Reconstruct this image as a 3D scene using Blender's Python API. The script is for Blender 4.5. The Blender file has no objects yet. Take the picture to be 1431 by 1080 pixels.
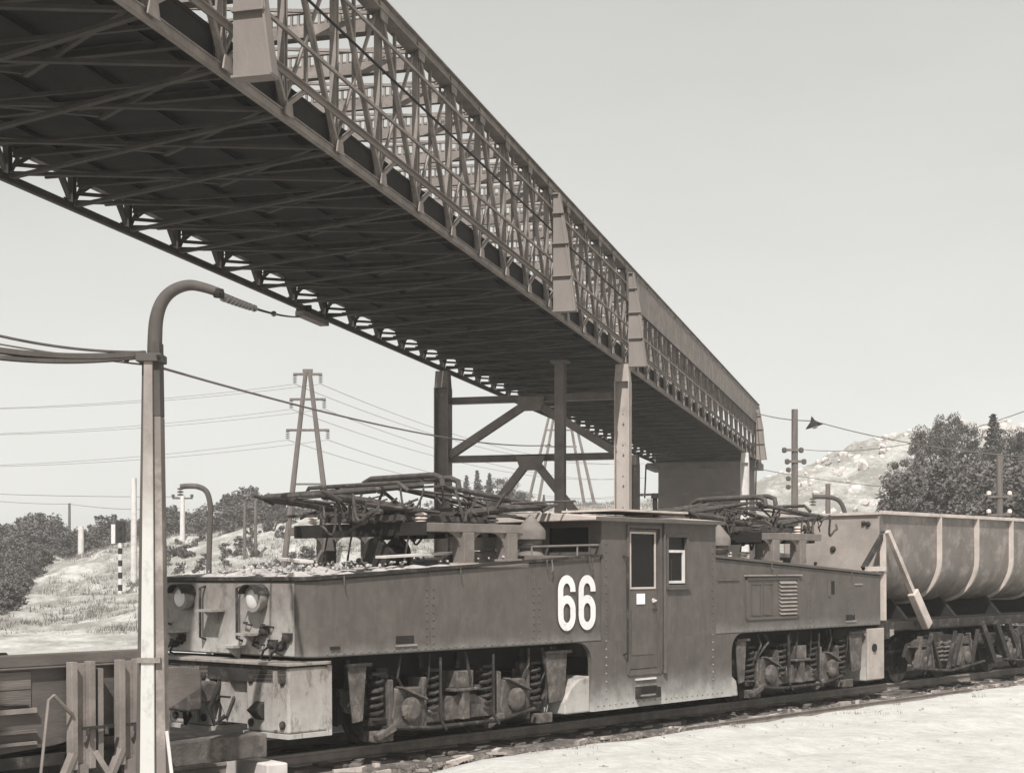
import bpy, bmesh, math, random
from mathutils import Vector, Matrix, noise

random.seed(66)
SC = bpy.context.scene
COL = SC.collection
PI = math.pi

# ------------------------------------------------------------------ camera
FPX, CX, HY, CAMZ = 2100.0, 715.5, 808.0, 2.2
cam_d = bpy.data.cameras.new('camera')
cam = bpy.data.objects.new('camera', cam_d)
COL.objects.link(cam)
cam.location = (0, 0, CAMZ)
cam.rotation_euler = (PI / 2, 0, 0)
cam_d.sensor_width = 36.0
cam_d.sensor_fit = 'HORIZONTAL'
cam_d.lens = 36.0 * FPX / 1431.0
cam_d.shift_y = (HY - 540.0) / 1431.0
cam_d.clip_start = 0.1
cam_d.clip_end = 6000
SC.camera = cam

# ------------------------------------------------------------------ world and sun
SUN_EL, SUN_AZ = math.radians(50), math.radians(187)   # azimuth clockwise from +Y: behind the camera, a little left
world = bpy.data.worlds.new('World')
SC.world = world
world.use_nodes = True
nt = world.node_tree
nt.nodes.clear()
wo = nt.nodes.new('ShaderNodeOutputWorld')
bg = nt.nodes.new('ShaderNodeBackground')
sky = nt.nodes.new('ShaderNodeTexSky')
sky.sky_type = 'NISHITA'
sky.sun_disc = False
sky.sun_elevation = SUN_EL
sky.sun_rotation = SUN_AZ
sky.air_density = 1.0
sky.dust_density = 2.0
sky.ozone_density = 1.0
bw = nt.nodes.new('ShaderNodeRGBToBW')
gm = nt.nodes.new('ShaderNodeMath'); gm.operation = 'POWER'; gm.inputs[1].default_value = 0.4
mlt = nt.nodes.new('ShaderNodeMath'); mlt.operation = 'MULTIPLY'; mlt.inputs[1].default_value = 3.35
tint = nt.nodes.new('ShaderNodeMix'); tint.data_type = 'RGBA'; tint.blend_type = 'MULTIPLY'
tint.inputs[0].default_value = 1.0
tint.inputs[7].default_value = (0.998, 1.0, 0.962, 1)
nt.links.new(sky.outputs[0], bw.inputs[0])
nt.links.new(bw.outputs[0], gm.inputs[0])
nt.links.new(gm.outputs[0], mlt.inputs[0])
# thin uneven high cloud, barely there
wtc = nt.nodes.new('ShaderNodeTexCoord'); wmp = nt.nodes.new('ShaderNodeMapping'); wmp.inputs['Scale'].default_value = (1, 1, 3)
wns = nt.nodes.new('ShaderNodeTexNoise'); wns.inputs['Scale'].default_value = 2.2; wns.inputs['Detail'].default_value = 10; wns.inputs['Roughness'].default_value = 0.6
wmr = nt.nodes.new('ShaderNodeMapRange'); wmr.inputs[1].default_value = 0.3; wmr.inputs[2].default_value = 0.7; wmr.inputs[3].default_value = 0.955; wmr.inputs[4].default_value = 1.045
wml = nt.nodes.new('ShaderNodeMath'); wml.operation = 'MULTIPLY'
nt.links.new(wtc.outputs['Generated'], wmp.inputs[0]); nt.links.new(wmp.outputs[0], wns.inputs[0]); nt.links.new(wns.outputs[0], wmr.inputs[0])
nt.links.new(mlt.outputs[0], wml.inputs[0]); nt.links.new(wmr.outputs[0], wml.inputs[1])
nt.links.new(wml.outputs[0], tint.inputs[6])
nt.links.new(tint.outputs[2], bg.inputs[0])
bg.inputs[1].default_value = 0.11
nt.links.new(bg.outputs[0], wo.inputs[0])

sd = bpy.data.lights.new('sun', 'SUN')
sd.energy = 5.0
sd.angle = math.radians(0.6)
sd.color = (1.0, 0.98, 0.955)
so = bpy.data.objects.new('sun', sd)
COL.objects.link(so)
S = Vector((math.sin(SUN_AZ) * math.cos(SUN_EL), math.cos(SUN_AZ) * math.cos(SUN_EL), math.sin(SUN_EL)))
so.rotation_euler = S.to_track_quat('Z', 'Y').to_euler()
so.location = S * 60

SC.view_settings.view_transform = 'Standard'
SC.view_settings.look = 'None'
SC.view_settings.gamma = 1.0
SC.view_settings.exposure = 0.24
SC.view_settings.use_curve_mapping = False
SC.render.engine = 'CYCLES'
SC.cycles.max_bounces = 5
SC.cycles.volume_bounces = 1
SC.cycles.use_denoising = True

# ------------------------------------------------------------------ helpers
def W(px, py, Z):
    return Vector(((px - CX) / FPX * Z, Z, CAMZ + (HY - py) / FPX * Z))

MATS = {}
def mat(name, g, rough=0.75, contrast=0.35, scale=3.0, warm=1.0, metal=0.0, bump=0.25, bscale=30.0,
        streak=None, second=None, smix=(0.5, 0.7), sscale=1.2, spec=0.3):
    """sepia-grey procedural paint / stone / wood: base tone g, mottled, optional second tone in patches"""
    if name in MATS:
        return MATS[name]
    m = bpy.data.materials.new(name)
    m.use_nodes = True
    n = m.node_tree.nodes; l = m.node_tree.links
    b = n['Principled BSDF']
    b.inputs['Roughness'].default_value = rough
    b.inputs['Metallic'].default_value = metal
    b.inputs['Specular IOR Level'].default_value = spec
    tc = n.new('ShaderNodeTexCoord')
    oi = n.new('ShaderNodeObjectInfo')
    ad = n.new('ShaderNodeVectorMath'); ad.operation = 'MULTIPLY_ADD'
    ad.inputs[1].default_value = (1, 1, 1)
    sc = n.new('ShaderNodeVectorMath'); sc.operation = 'SCALE'; sc.inputs[0].default_value = (13.1, 7.7, 5.3)
    l.new(oi.outputs['Random'], sc.inputs['Scale'])
    l.new(tc.outputs['Object'], ad.inputs[0]); l.new(sc.outputs[0], ad.inputs[2])
    mp = n.new('ShaderNodeMapping')
    if streak: mp.inputs['Scale'].default_value = streak
    l.new(ad.outputs[0], mp.inputs[0])
    ns = n.new('ShaderNodeTexNoise'); ns.inputs['Scale'].default_value = scale
    ns.inputs['Detail'].default_value = 8; ns.inputs['Roughness'].default_value = 0.65
    l.new(mp.outputs[0], ns.inputs[0])
    cr = n.new('ShaderNodeValToRGB')
    def tone(v):
        wv = warm
        return (v * (1 + 0.15 * wv), v, v * (1 - 0.10 * wv), 1)
    cr.color_ramp.elements[0].position = 0.3; cr.color_ramp.elements[0].color = tone(g * (1 - contrast))
    cr.color_ramp.elements[1].position = 0.72; cr.color_ramp.elements[1].color = tone(g * (1 + contrast))
    l.new(ns.outputs[0], cr.inputs[0])
    out = cr.outputs[0]
    if second is not None:
        n2 = n.new('ShaderNodeTexNoise'); n2.inputs['Scale'].default_value = sscale
        n2.inputs['Detail'].default_value = 7; n2.inputs['Roughness'].default_value = 0.7
        l.new(ad.outputs[0], n2.inputs[0])
        mr = n.new('ShaderNodeMapRange'); mr.inputs[1].default_value = smix[0]; mr.inputs[2].default_value = smix[1]
        l.new(n2.outputs[0], mr.inputs[0])
        mx = n.new('ShaderNodeMix'); mx.data_type = 'RGBA'
        l.new(mr.outputs[0], mx.inputs[0]); l.new(out, mx.inputs[6]); mx.inputs[7].default_value = tone(second)
        out = mx.outputs[2]
    l.new(out, b.inputs['Base Color'])
    if bump > 0:
        n3 = n.new('ShaderNodeTexNoise'); n3.inputs['Scale'].default_value = bscale; n3.inputs['Detail'].default_value = 5
        l.new(mp.outputs[0], n3.inputs[0])
        bp = n.new('ShaderNodeBump'); bp.inputs['Strength'].default_value = bump; bp.inputs['Distance'].default_value = 0.02
        l.new(n3.outputs[0], bp.inputs['Height']); l.new(bp.outputs[0], b.inputs['Normal'])
    MATS[name] = m
    return m

def dusty(name, g, dust, z0, z1, rough=0.6, scale=2.0, amp=0.5, stain=0.55, runs=(1.5, 1.5, 0.7)):
    """paint with wind-blown sand caked on its lower part (object z from z0 up to z1), with streaks"""
    m = mat(name, g, rough, 0.2, scale * 2.5, streak=(1.2, 1.2, 0.5), second=g * 1.35, smix=(0.5, 0.8), sscale=5, bump=0.35, bscale=2.6)
    n = m.node_tree.nodes; l = m.node_tree.links
    b = n['Principled BSDF']
    src = b.inputs['Base Color'].links[0].from_socket
    tc = n.new('ShaderNodeTexCoord'); sp = n.new('ShaderNodeSeparateXYZ')
    l.new(tc.outputs['Object'], sp.inputs[0])
    mr = n.new('ShaderNodeMapRange'); mr.inputs[1].default_value = z1; mr.inputs[2].default_value = z0
    l.new(sp.outputs[2], mr.inputs[0])
    ns = n.new('ShaderNodeTexNoise'); ns.inputs['Scale'].default_value = 3.2; ns.inputs['Detail'].default_value = 9
    ns.inputs['Roughness'].default_value = 0.72
    l.new(tc.outputs['Object'], ns.inputs[0])
    mm = n.new('ShaderNodeMath'); mm.operation = 'MULTIPLY_ADD'; mm.inputs[1].default_value = 2.2; mm.inputs[2].default_value = -1.1 + amp * 0.2
    l.new(ns.outputs[0], mm.inputs[0])
    sm = n.new('ShaderNodeMath'); sm.operation = 'ADD'; sm.use_clamp = True
    l.new(mr.outputs[0], sm.inputs[0]); l.new(mm.outputs[0], sm.inputs[1])
    pw = n.new('ShaderNodeMath'); pw.operation = 'MULTIPLY'; 
    l.new(sm.outputs[0], pw.inputs[0]); l.new(mr.outputs[0], pw.inputs[1])
    mx = n.new('ShaderNodeMix'); mx.data_type = 'RGBA'
    l.new(pw.outputs[0], mx.inputs[0]); l.new(src, mx.inputs[6])
    mx.inputs[7].default_value = (dust * 1.03, dust, dust * 0.94, 1)
    # oil and rust stains over everything
    n4 = n.new('ShaderNodeTexNoise'); n4.inputs['Scale'].default_value = 4.5; n4.inputs['Detail'].default_value = 10; n4.inputs['Roughness'].default_value = 0.75
    mp4 = n.new('ShaderNodeMapping'); mp4.inputs['Scale'].default_value = runs; mp4.inputs['Location'].default_value = (3, 1, 7)
    l.new(tc.outputs['Object'], mp4.inputs[0]); l.new(mp4.outputs[0], n4.inputs[0])
    mr4 = n.new('ShaderNodeMapRange'); mr4.inputs[1].default_value = 0.53; mr4.inputs[2].default_value = 0.68; mr4.inputs[4].default_value = stain
    l.new(n4.outputs[0], mr4.inputs[0])
    mx4 = n.new('ShaderNodeMix'); mx4.data_type = 'RGBA'
    l.new(mr4.outputs[0], mx4.inputs[0]); l.new(mx.outputs[2], mx4.inputs[6]); mx4.inputs[7].default_value = (0.055, 0.048, 0.043, 1)
    l.new(mx4.outputs[2], b.inputs['Base Color'])
    return m

class MB:
    def __init__(s): s.v = []; s.f = []
    def add(s, vs, fs):
        o = len(s.v); s.v += [tuple(v) for v in vs]; s.f += [tuple(i + o for i in f) for f in fs]; return s
    def box(s, x0, x1, y0, y1, z0, z1):
        return s.add([(x0,y0,z0),(x1,y0,z0),(x1,y1,z0),(x0,y1,z0),(x0,y0,z1),(x1,y0,z1),(x1,y1,z1),(x0,y1,z1)],
                     [(3,2,1,0),(4,5,6,7),(0,1,5,4),(1,2,6,5),(2,3,7,6),(3,0,4,7)])
    def bar(s, a, b, w, h, up=(0, 0, 1), w2=None, h2=None):
        a = Vector(a); b = Vector(b); d = (b - a).normalized(); u = Vector(up)
        if abs(d.dot(u)) > 0.98: u = Vector((1, 0, 0)) if abs(d.x) < 0.9 else Vector((0, 1, 0))
        r = d.cross(u).normalized(); u = r.cross(d)
        w2 = w if w2 is None else w2; h2 = h if h2 is None else h2
        vs = []
        for p, ww, hh in ((a, w, h), (b, w2, h2)):
            for sx, sy in ((-1,-1),(1,-1),(1,1),(-1,1)): vs.append(p + r * (sx * ww / 2) + u * (sy * hh / 2))
        return s.add(vs, [(0,1,2,3),(7,6,5,4),(0,4,5,1),(1,5,6,2),(2,6,7,3),(3,7,4,0)])
    def hbar(s, a, b, w, h, t=0.015, up=(0, 0, 1)):
        """rolled H-section between a and b: flanges w wide, h apart"""
        a = Vector(a); b = Vector(b); d = (b - a).normalized(); u = Vector(up)
        if abs(d.dot(u)) > 0.98: u = Vector((1, 0, 0)) if abs(d.x) < 0.9 else Vector((0, 1, 0))
        r = d.cross(u).normalized(); u = r.cross(d)
        s.bar(a + u * (h / 2 - t / 2), b + u * (h / 2 - t / 2), w, t, u)
        s.bar(a - u * (h / 2 - t / 2), b - u * (h / 2 - t / 2), w, t, u)
        return s.bar(a, b, t, h - 2 * t, u)
    def tube(s, pts, r, n=8, cap=True):
        pts = [Vector(p) for p in pts]; k = len(pts)
        rs = r if isinstance(r, (list, tuple)) else [r] * k
        o = len(s.v); ref = None
        for i, p in enumerate(pts):
            d = (pts[min(i + 1, k - 1)] - pts[max(i - 1, 0)]).normalized()
            if ref is None:
                ref = Vector((0, 0, 1)) if abs(d.z) < 0.9 else Vector((1, 0, 0))
            x = d.cross(ref).normalized(); ref = x.cross(d).normalized()
            for j in range(n):
                a = 2 * PI * j / n
                s.v.append(tuple(p + (x * math.cos(a) + ref * math.sin(a)) * rs[i]))
        for i in range(k - 1):
            for j in range(n):
                s.f.append((o + i*n + j, o + i*n + (j+1) % n, o + (i+1)*n + (j+1) % n, o + (i+1)*n + j))
        if cap:
            s.f.append(tuple(o + j for j in range(n))[::-1]); s.f.append(tuple(o + (k-1)*n + j for j in range(n)))
        return s
    def lathe(s, prof, c=(0, 0, 0), axis='z', n=20):
        """prof: list of (radius, height)"""
        o = len(s.v); c = Vector(c)
        for r, h in prof:
            for j in range(n):
                a = 2 * PI * j / n; p, q = r * math.cos(a), r * math.sin(a)
                v = {'z': (p, q, h), 'y': (q, h, p), 'x': (h, p, q)}[axis]
                s.v.append(tuple(c + Vector(v)))
        for i in range(len(prof) - 1):
            for j in range(n):
                s.f.append((o + i*n + j, o + i*n + (j+1) % n, o + (i+1)*n + (j+1) % n, o + (i+1)*n + j))
        s.f.append(tuple(o + j for j in range(n))[::-1]); s.f.append(tuple(o + (len(prof)-1)*n + j for j in range(n)))
        return s
    def prism(s, poly, a, b, plane='xz'):
        """extrude polygon (list of 2-D points) between a and b along the third axis"""
        k = len(poly)
        def P(p, t):
            return {'xz': (p[0], t, p[1]), 'yz': (t, p[0], p[1]), 'xy': (p[0], p[1], t)}[plane]
        vs = [P(p, a) for p in poly] + [P(p, b) for p in poly]
        fs = [tuple(range(k)), tuple(range(2*k - 1, k - 1, -1))]
        for i in range(k): fs.append((i, i + k, (i+1) % k + k, (i+1) % k))
        return s.add(vs, fs)
    def holed(s, x0, x1, z0, z1, y0, y1, holes, plane='xz'):
        """wall plate between y0 (face) and y1 (back) with rectangular holes (x0,x1,z0,z1)"""
        xs = sorted({x0, x1, *[h[0] for h in holes], *[h[1] for h in holes]})
        zs = sorted({z0, z1, *[h[2] for h in holes], *[h[3] for h in holes]})
        def P(x, y, z): return (x, y, z) if plane == 'xz' else (y, x, z)
        def solid(i, j):
            if i < 0 or j < 0 or i >= len(xs) - 1 or j >= len(zs) - 1: return False
            cx = (xs[i] + xs[i+1]) / 2; cz = (zs[j] + zs[j+1]) / 2
            return not any(h[0] < cx < h[1] and h[2] < cz < h[3] for h in holes)
        for i in range(len(xs) - 1):
            for j in range(len(zs) - 1):
                if not solid(i, j): continue
                a, b, c, d = xs[i], xs[i+1], zs[j], zs[j+1]
                s.add([P(a,y0,c),P(b,y0,c),P(b,y0,d),P(a,y0,d)], [(0,1,2,3)])
                s.add([P(a,y1,c),P(b,y1,c),P(b,y1,d),P(a,y1,d)], [(3,2,1,0)])
                if not solid(i-1, j): s.add([P(a,y0,c),P(a,y1,c),P(a,y1,d),P(a,y0,d)], [(3,2,1,0)])
                if not solid(i+1, j): s.add([P(b,y0,c),P(b,y1,c),P(b,y1,d),P(b,y0,d)], [(0,1,2,3)])
                if not solid(i, j-1): s.add([P(a,y0,c),P(b,y0,c),P(b,y1,c),P(a,y1,c)], [(3,2,1,0)])
                if not solid(i, j+1): s.add([P(a,y0,d),P(b,y0,d),P(b,y1,d),P(a,y1,d)], [(0,1,2,3)])
        return s
    def build(s, name, m, parent=None, bevel=0.0, smooth=False, loc=None, weld=False):
        me = bpy.data.meshes.new(name)
        me.from_pydata(s.v, [], s.f)
        bm = bmesh.new(); bm.from_mesh(me)
        if weld: bmesh.ops.remove_doubles(bm, verts=bm.verts, dist=1e-4)
        bmesh.ops.recalc_face_normals(bm, faces=bm.faces)
        bm.to_mesh(me); bm.free()
        if smooth:
            me.polygons.foreach_set('use_smooth', [True] * len(me.polygons))
            me.set_sharp_from_angle(angle=math.radians(38))
        me.materials.append(m)
        o = bpy.data.objects.new(name, me); COL.objects.link(o)
        if parent: o.parent = parent
        if loc: o.location = loc
        if bevel > 0:
            bv = o.modifiers.new('bevel', 'BEVEL'); bv.width = bevel; bv.segments = 2; bv.limit_method = 'ANGLE'
        return o

def tag(o, label=None, cat=None, group=None, kind=None):
    if label: o['label'] = label
    if cat: o['category'] = cat
    if group: o['group'] = group
    if kind: o['kind'] = kind
    return o
def empty(name, loc=(0, 0, 0), rot=(0, 0, 0)):
    o = bpy.data.objects.new(name, None); COL.objects.link(o)
    o.location = loc; o.rotation_euler = rot; o.empty_display_size = 0.3
    return o
def dup(o, parent, loc=None, rot=None):
    c = o.copy(); COL.objects.link(c); c.parent = parent
    if loc is not None: c.location = loc
    if rot is not None: c.rotation_euler = rot
    return c
def copy_tree(o, parent=None):
    c = o.copy(); COL.objects.link(c); c.parent = parent
    for ch in list(o.children): copy_tree(ch, c)
    return c
def smooth(a, b, x):
    t = min(1, max(0, (x - a) / (b - a))); return t * t * (3 - 2 * t)
def lerp_table(tab, x):
    if x <= tab[0][0]: return tab[0][1]
    for (a, va), (b, vb) in zip(tab, tab[1:]):
        if x <= b: return va + (vb - va) * (x - a) / (b - a)
    return tab[-1][1]

# ------------------------------------------------------------------ materials
M_bridge  = mat('bridge_paint', 0.19, 0.7, 0.3, 2.2, second=0.11, smix=(0.52, 0.72), sscale=2.5)
M_bridgefar = mat('bridge_paint_shaded', 0.045, 0.8, 0.35, 2.2)  # bridge paint darkened: shade of the far truss and some underside ties in colour
M_plate   = mat('plate_paint', 0.17, 0.7, 0.18, 1.2, streak=(1, 1, 0.3), second=0.2, smix=(0.55, 0.75))
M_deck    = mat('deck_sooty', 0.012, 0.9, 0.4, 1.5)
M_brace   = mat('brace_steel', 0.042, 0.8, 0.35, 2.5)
M_tower   = mat('trestle_steel', 0.15, 0.75, 0.3, 1.5, second=0.09, sscale=1.0)
M_conc    = mat('concrete', 0.48, 0.9, 0.2, 1.5, streak=(1, 1, 0.3), second=0.34, warm=0.6)
M_white   = mat('whitewash', 0.52, 0.85, 0.2, 3.0, warm=0.4, streak=(1, 1, .3), second=0.3, smix=(0.52, 0.8), sscale=4)
M_loco    = dusty('locomotive_paint', 0.078, 0.42, 0.2, 0.8, stain=0.4, runs=(3.5, 3.5, .25))
M_hood    = dusty('hood_paint', 0.078, 0.25, 1.15, 1.5, amp=-0.6, stain=0.4, runs=(3.5, 3.5, .25))
M_front   = dusty('front_sand_caked_paint', 0.15, 0.46, 0.9, 2.6, amp=0.1, stain=0.7)
M_plough  = dusty('lower_front_paint', 0.2, 0.45, 0.0, 1.6, amp=0.3, stain=0.85)
M_under   = mat('oily_steel', 0.024, 0.75, 0.5, 4, second=0.1, smix=(0.52, 0.72), sscale=5)
M_box     = mat('axlebox_dusty', 0.07, 0.85, 0.5, 5, second=0.17, smix=(0.5, 0.7), sscale=6)
M_dark    = mat('soot_black', 0.015, 0.8, 0.4, 4)
M_panto   = mat('rusty_tube', 0.055, 0.7, 0.45, 8, second=0.15, smix=(0.55, 0.75), sscale=7)
M_roof    = mat('roof_sheet', 0.42, 0.6, 0.25, 2, second=0.22, sscale=2)
M_sand    = mat('heaped_sand', 0.36, 0.95, 0.35, 6, warm=0.5, bump=0.6, bscale=18)
M_paper   = mat('paper', 0.8, 0.9, 0.04, 3, warm=0.3, bump=0)
M_digit   = mat('white_numeral_paint', 0.68, 0.7, 0.14, 7, warm=0.3, bump=0, second=0.34, smix=(0.56, 0.74), sscale=14)
M_tub     = mat('tub_steel', 0.11, 0.42, 0.3, 1.6, streak=(1, 1, 0.4), second=0.26, smix=(0.48, 0.72), sscale=2.6, spec=0.5)
M_rib     = mat('tub_rib_steel', 0.4, 0.5, 0.2, 3, second=0.24)
M_wood    = mat('weathered_timber', 0.12, 0.9, 0.4, 3, streak=(0.25, 1, 3), bump=0.4)
M_sleeper = mat('tarred_sleeper', 0.07, 0.9, 0.5, 4, second=0.2, smix=(0.5, 0.75), sscale=3, bump=0.5)
M_rail    = mat('rail_steel', 0.2, 0.45, 0.3, 5, metal=0.0, second=0.1)
M_ballast = mat('dirty_ballast', 0.08, 0.95, 0.5, 9, second=0.22, smix=(0.5, 0.68), sscale=2.0, bump=1.0, bscale=26)
M_stone   = mat('ballast_stone', 0.14, 0.95, 0.5, 3, bump=0.3)
M_bark    = mat('bark', 0.07, 0.95, 0.4, 5)
M_ceram   = mat('ceramic', 0.55, 0.25, 0.1, 4, bump=0, spec=0.6)
M_darkcer = mat('brown_ceramic', 0.07, 0.3, 0.2, 4, bump=0, spec=0.6)
M_wire    = mat('weathered_wire', 0.12, 0.6, 0.1, 1, bump=0)
M_pole    = mat('pole_timber', 0.11, 0.9, 0.35, 3, streak=(3, 3, 0.3))
M_wagon   = mat('wagon_plate', 0.09, 0.8, 0.35, 2.2, streak=(0.3, 1, 1), second=0.15, smix=(0.5, 0.72))
M_stake   = mat('stanchion_steel', 0.17, 0.75, 0.3, 2.5, second=0.28, smix=(0.55, 0.75))

def glass(name, trans):
    m = bpy.data.materials.new(name); m.use_nodes = True
    n = m.node_tree.nodes; l = m.node_tree.links
    b = n['Principled BSDF']; b.inputs['Base Color'].default_value = (0.015, 0.014, 0.013, 1); b.inputs['Specular IOR Level'].default_value = 0.3; b.inputs['Roughness'].default_value = 0.06
    t = n.new('ShaderNodeBsdfTransparent'); t.inputs[0].default_value = (0.8, 0.79, 0.76, 1)
    mx = n.new('ShaderNodeMixShader'); mx.inputs[0].default_value = trans
    ns = n.new('ShaderNodeTexNoise'); ns.inputs['Scale'].default_value = 5
    mr = n.new('ShaderNodeMapRange'); mr.inputs[3].default_value = 0.05; mr.inputs[4].default_value = 0.3
    l.new(ns.outputs[0], mr.inputs[0]); l.new(mr.outputs[0], b.inputs['Roughness'])
    l.new(b.outputs[0], mx.inputs[1]); l.new(t.outputs[0], mx.inputs[2]); l.new(mx.outputs[0], n['Material Output'].inputs[0])
    return m
M_glass = glass('dusty_glass', 0.45)
M_lens = mat('headlight_glass', 0.55, 0.12, 0.15, 6, bump=0.2, bscale=40, spec=0.8, warm=0.3)

def leaf_mat(name, g):
    m = mat(name, g, 0.7, 0.45, 1.2, warm=0.75, bump=0)
    b = m.node_tree.nodes['Principled BSDF']
    return m
M_leaf = leaf_mat('foliage', 0.1)
M_leaf2 = leaf_mat('foliage_pale', 0.12)
M_needle = leaf_mat('conifer_foliage', 0.08)

def ground_material():
    m = bpy.data.materials.new('sandy_ground'); m.use_nodes = True
    n = m.node_tree.nodes; l = m.node_tree.links; b = n['Principled BSDF']
    b.inputs['Roughness'].default_value = 0.95; b.inputs['Specular IOR Level'].default_value = 0.1
    tc = n.new('ShaderNodeTexCoord')
    def ns(scale, det, rough=0.65, sc=None):
        t = n.new('ShaderNodeTexNoise'); t.inputs['Scale'].default_value = scale; t.inputs['Detail'].default_value = det
        t.inputs['Roughness'].default_value = rough
        if sc:
            mp = n.new('ShaderNodeMapping'); mp.inputs['Scale'].default_value = sc
            l.new(tc.outputs['Object'], mp.inputs[0]); l.new(mp.outputs[0], t.inputs[0])
        else: l.new(tc.outputs['Object'], t.inputs[0])
        return t
    a = ns(1.6, 14, 0.84)
    cr = n.new('ShaderNodeValToRGB')
    cr.color_ramp.elements[0].position = 0.3; cr.color_ramp.elements[0].color = (0.33, 0.317, 0.295, 1)
    cr.color_ramp.elements[1].position = 0.7; cr.color_ramp.elements[1].color = (0.58, 0.57, 0.54, 1)
    l.new(a.outputs[0], cr.inputs[0])
    # dry grass and gravel patches
    p = ns(0.3, 14, 0.84, (1.0, 0.45, 1.6))
    mr = n.new('ShaderNodeMapRange'); mr.inputs[1].default_value = 0.4; mr.inputs[2].default_value = 0.55
    l.new(p.outputs[0], mr.inputs[0])
    # patches only away from the track side sand (object y beyond 32 m)
    sp = n.new('ShaderNodeSeparateXYZ'); l.new(tc.outputs['Object'], sp.inputs[0])
    far = n.new('ShaderNodeMapRange'); far.inputs[1].default_value = 30; far.inputs[2].default_value = 62
    l.new(sp.outputs[1], far.inputs[0])
    mm = n.new('ShaderNodeMath'); mm.operation = 'MULTIPLY'; l.new(mr.outputs[0], mm.inputs[0]); l.new(far.outputs[0], mm.inputs[1])
    m2 = n.new('ShaderNodeMath'); m2.operation = 'MULTIPLY'; m2.inputs[1].default_value = 0.82; l.new(mm.outputs[0], m2.inputs[0])
    mx = n.new('ShaderNodeMix'); mx.data_type = 'RGBA'
    l.new(m2.outputs[0], mx.inputs[0]); l.new(cr.outputs[0], mx.inputs[6]); mx.inputs[7].default_value = (0.17, 0.16, 0.14, 1)
    l.new(mx.outputs[2], b.inputs['Base Color'])
    h = ns(7, 8)
    bp = n.new('ShaderNodeBump'); bp.inputs['Strength'].default_value = 0.6; bp.inputs['Distance'].default_value = 0.08
    l.new(h.outputs[0], bp.inputs['Height']); l.new(bp.outputs[0], b.inputs['Normal'])
    return m
M_ground = ground_material()

# ------------------------------------------------------------------ track frame
ANG = math.radians(42.1)
TD = Vector((math.sin(ANG), math.cos(ANG), 0))      # along the track, away from the camera
TN = Vector((-math.cos(ANG), math.sin(ANG), 0))     # across, to the far side
TO = Vector((-2.44, 18.0, 0))                       # near front corner of the locomotive, rail level
GRADE = 0.006
TROT = (0, -GRADE, PI / 2 - ANG)
LW, LL = 3.1, 14.2
def tq(X, Y):
    d = Vector((X, Y, 0)) - TO
    return d.dot(TD), d.dot(TN)

# ------------------------------------------------------------------ ground
RIDGE = [(-400, 5), (-80, 4.6), (-60, 4.0), (-42, 3.4), (-34, 4.0), (-27, 5.2), (-17, 6.6), (-6, 7.4), (4, 8.0), (14, 8.6), (22, 10.5), (30, 13.0), (38, 14.0),
         (43, 10.5), (52, 7.5), (70, 6), (400, 6)]
def ground_z(X, Y):
    t, q = tq(X, Y)
    z = -0.32 + GRADE * max(-20, min(40, t)) * smooth(14, 5, abs(q - 1.55))
    z += lerp_table(RIDGE, X * 115 / max(Y, 60)) * smooth(72, 118, Y + 6 * noise.noise((X * 0.05, 0, 3)))
    z -= 2.5 * smooth(150, 260, Y)
    # berm of sand in the left foreground and beside the track on the near side
    z += 0.62 * math.exp(-(((X + 6.6) / 2.2) ** 2 + ((Y - 13.4) / 1.1) ** 2))
    nearside = smooth(-0.35, -1.3, q)
    z += 0.27 * nearside * smooth(40, 20, abs(t - 10)) * smooth(0, 3, t + 1)
    z -= 0.2 * smooth(-2, -8, q)
    for qr in (-2.3, -3.9): z -= 0.06 * math.exp(-((q - qr - .25 * math.sin(t * .3)) / .22) ** 2) * smooth(0, 4, t)
    far = smooth(30, 110, Y)
    z += noise.noise((X * 0.08, Y * 0.08, 0)) * (0.1 + 0.7 * far) * (0.3 if abs(q - 1.5) < 3 else 1)
    z += noise.noise((X * 0.5, Y * 0.5, 7)) * (0.04 + 0.4 * far) + abs(noise.noise((X * 0.28, Y * 0.05, 9))) * 0.9 * far
    z += (1.9 * abs(noise.noise((X * 0.3, Y * 0.12, 21))) + .7 * abs(noise.noise((X * .9, Y * .4, 5)))) * smooth(16, 26, X) * far * smooth(70, 95, Y)
    z += noise.noise((X * 1.7, Y * 1.7, 2)) * 0.025
    return z
def axis_pts(segs):
    out = []
    for a, b, n in segs: out += [a + (b - a) * i / n for i in range(n)]
    return out + [segs[-1][1]]
gx = axis_pts([(-340, -200, 8), (-200, -60, 28), (-60, -12, 60), (-12, 20, 110), (20, 70, 60), (70, 200, 24), (200, 340, 8)])
gy = axis_pts([(-40, 8, 14), (8, 36, 120), (36, 70, 45), (70, 130, 80), (130, 260, 40), (260, 400, 8)])
gb = MB()
nx = len(gx)
for y in gy:
    for x in gx: gb.v.append((x, y, ground_z(x, y)))
for j in range(len(gy) - 1):
    for i in range(nx - 1): gb.f.append((j*nx + i, j*nx + i + 1, (j+1)*nx + i + 1, (j+1)*nx + i))
tag(gb.build('ground', M_ground, smooth=True), 'pale sandy ground with a rising embankment behind', kind='structure')

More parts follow.
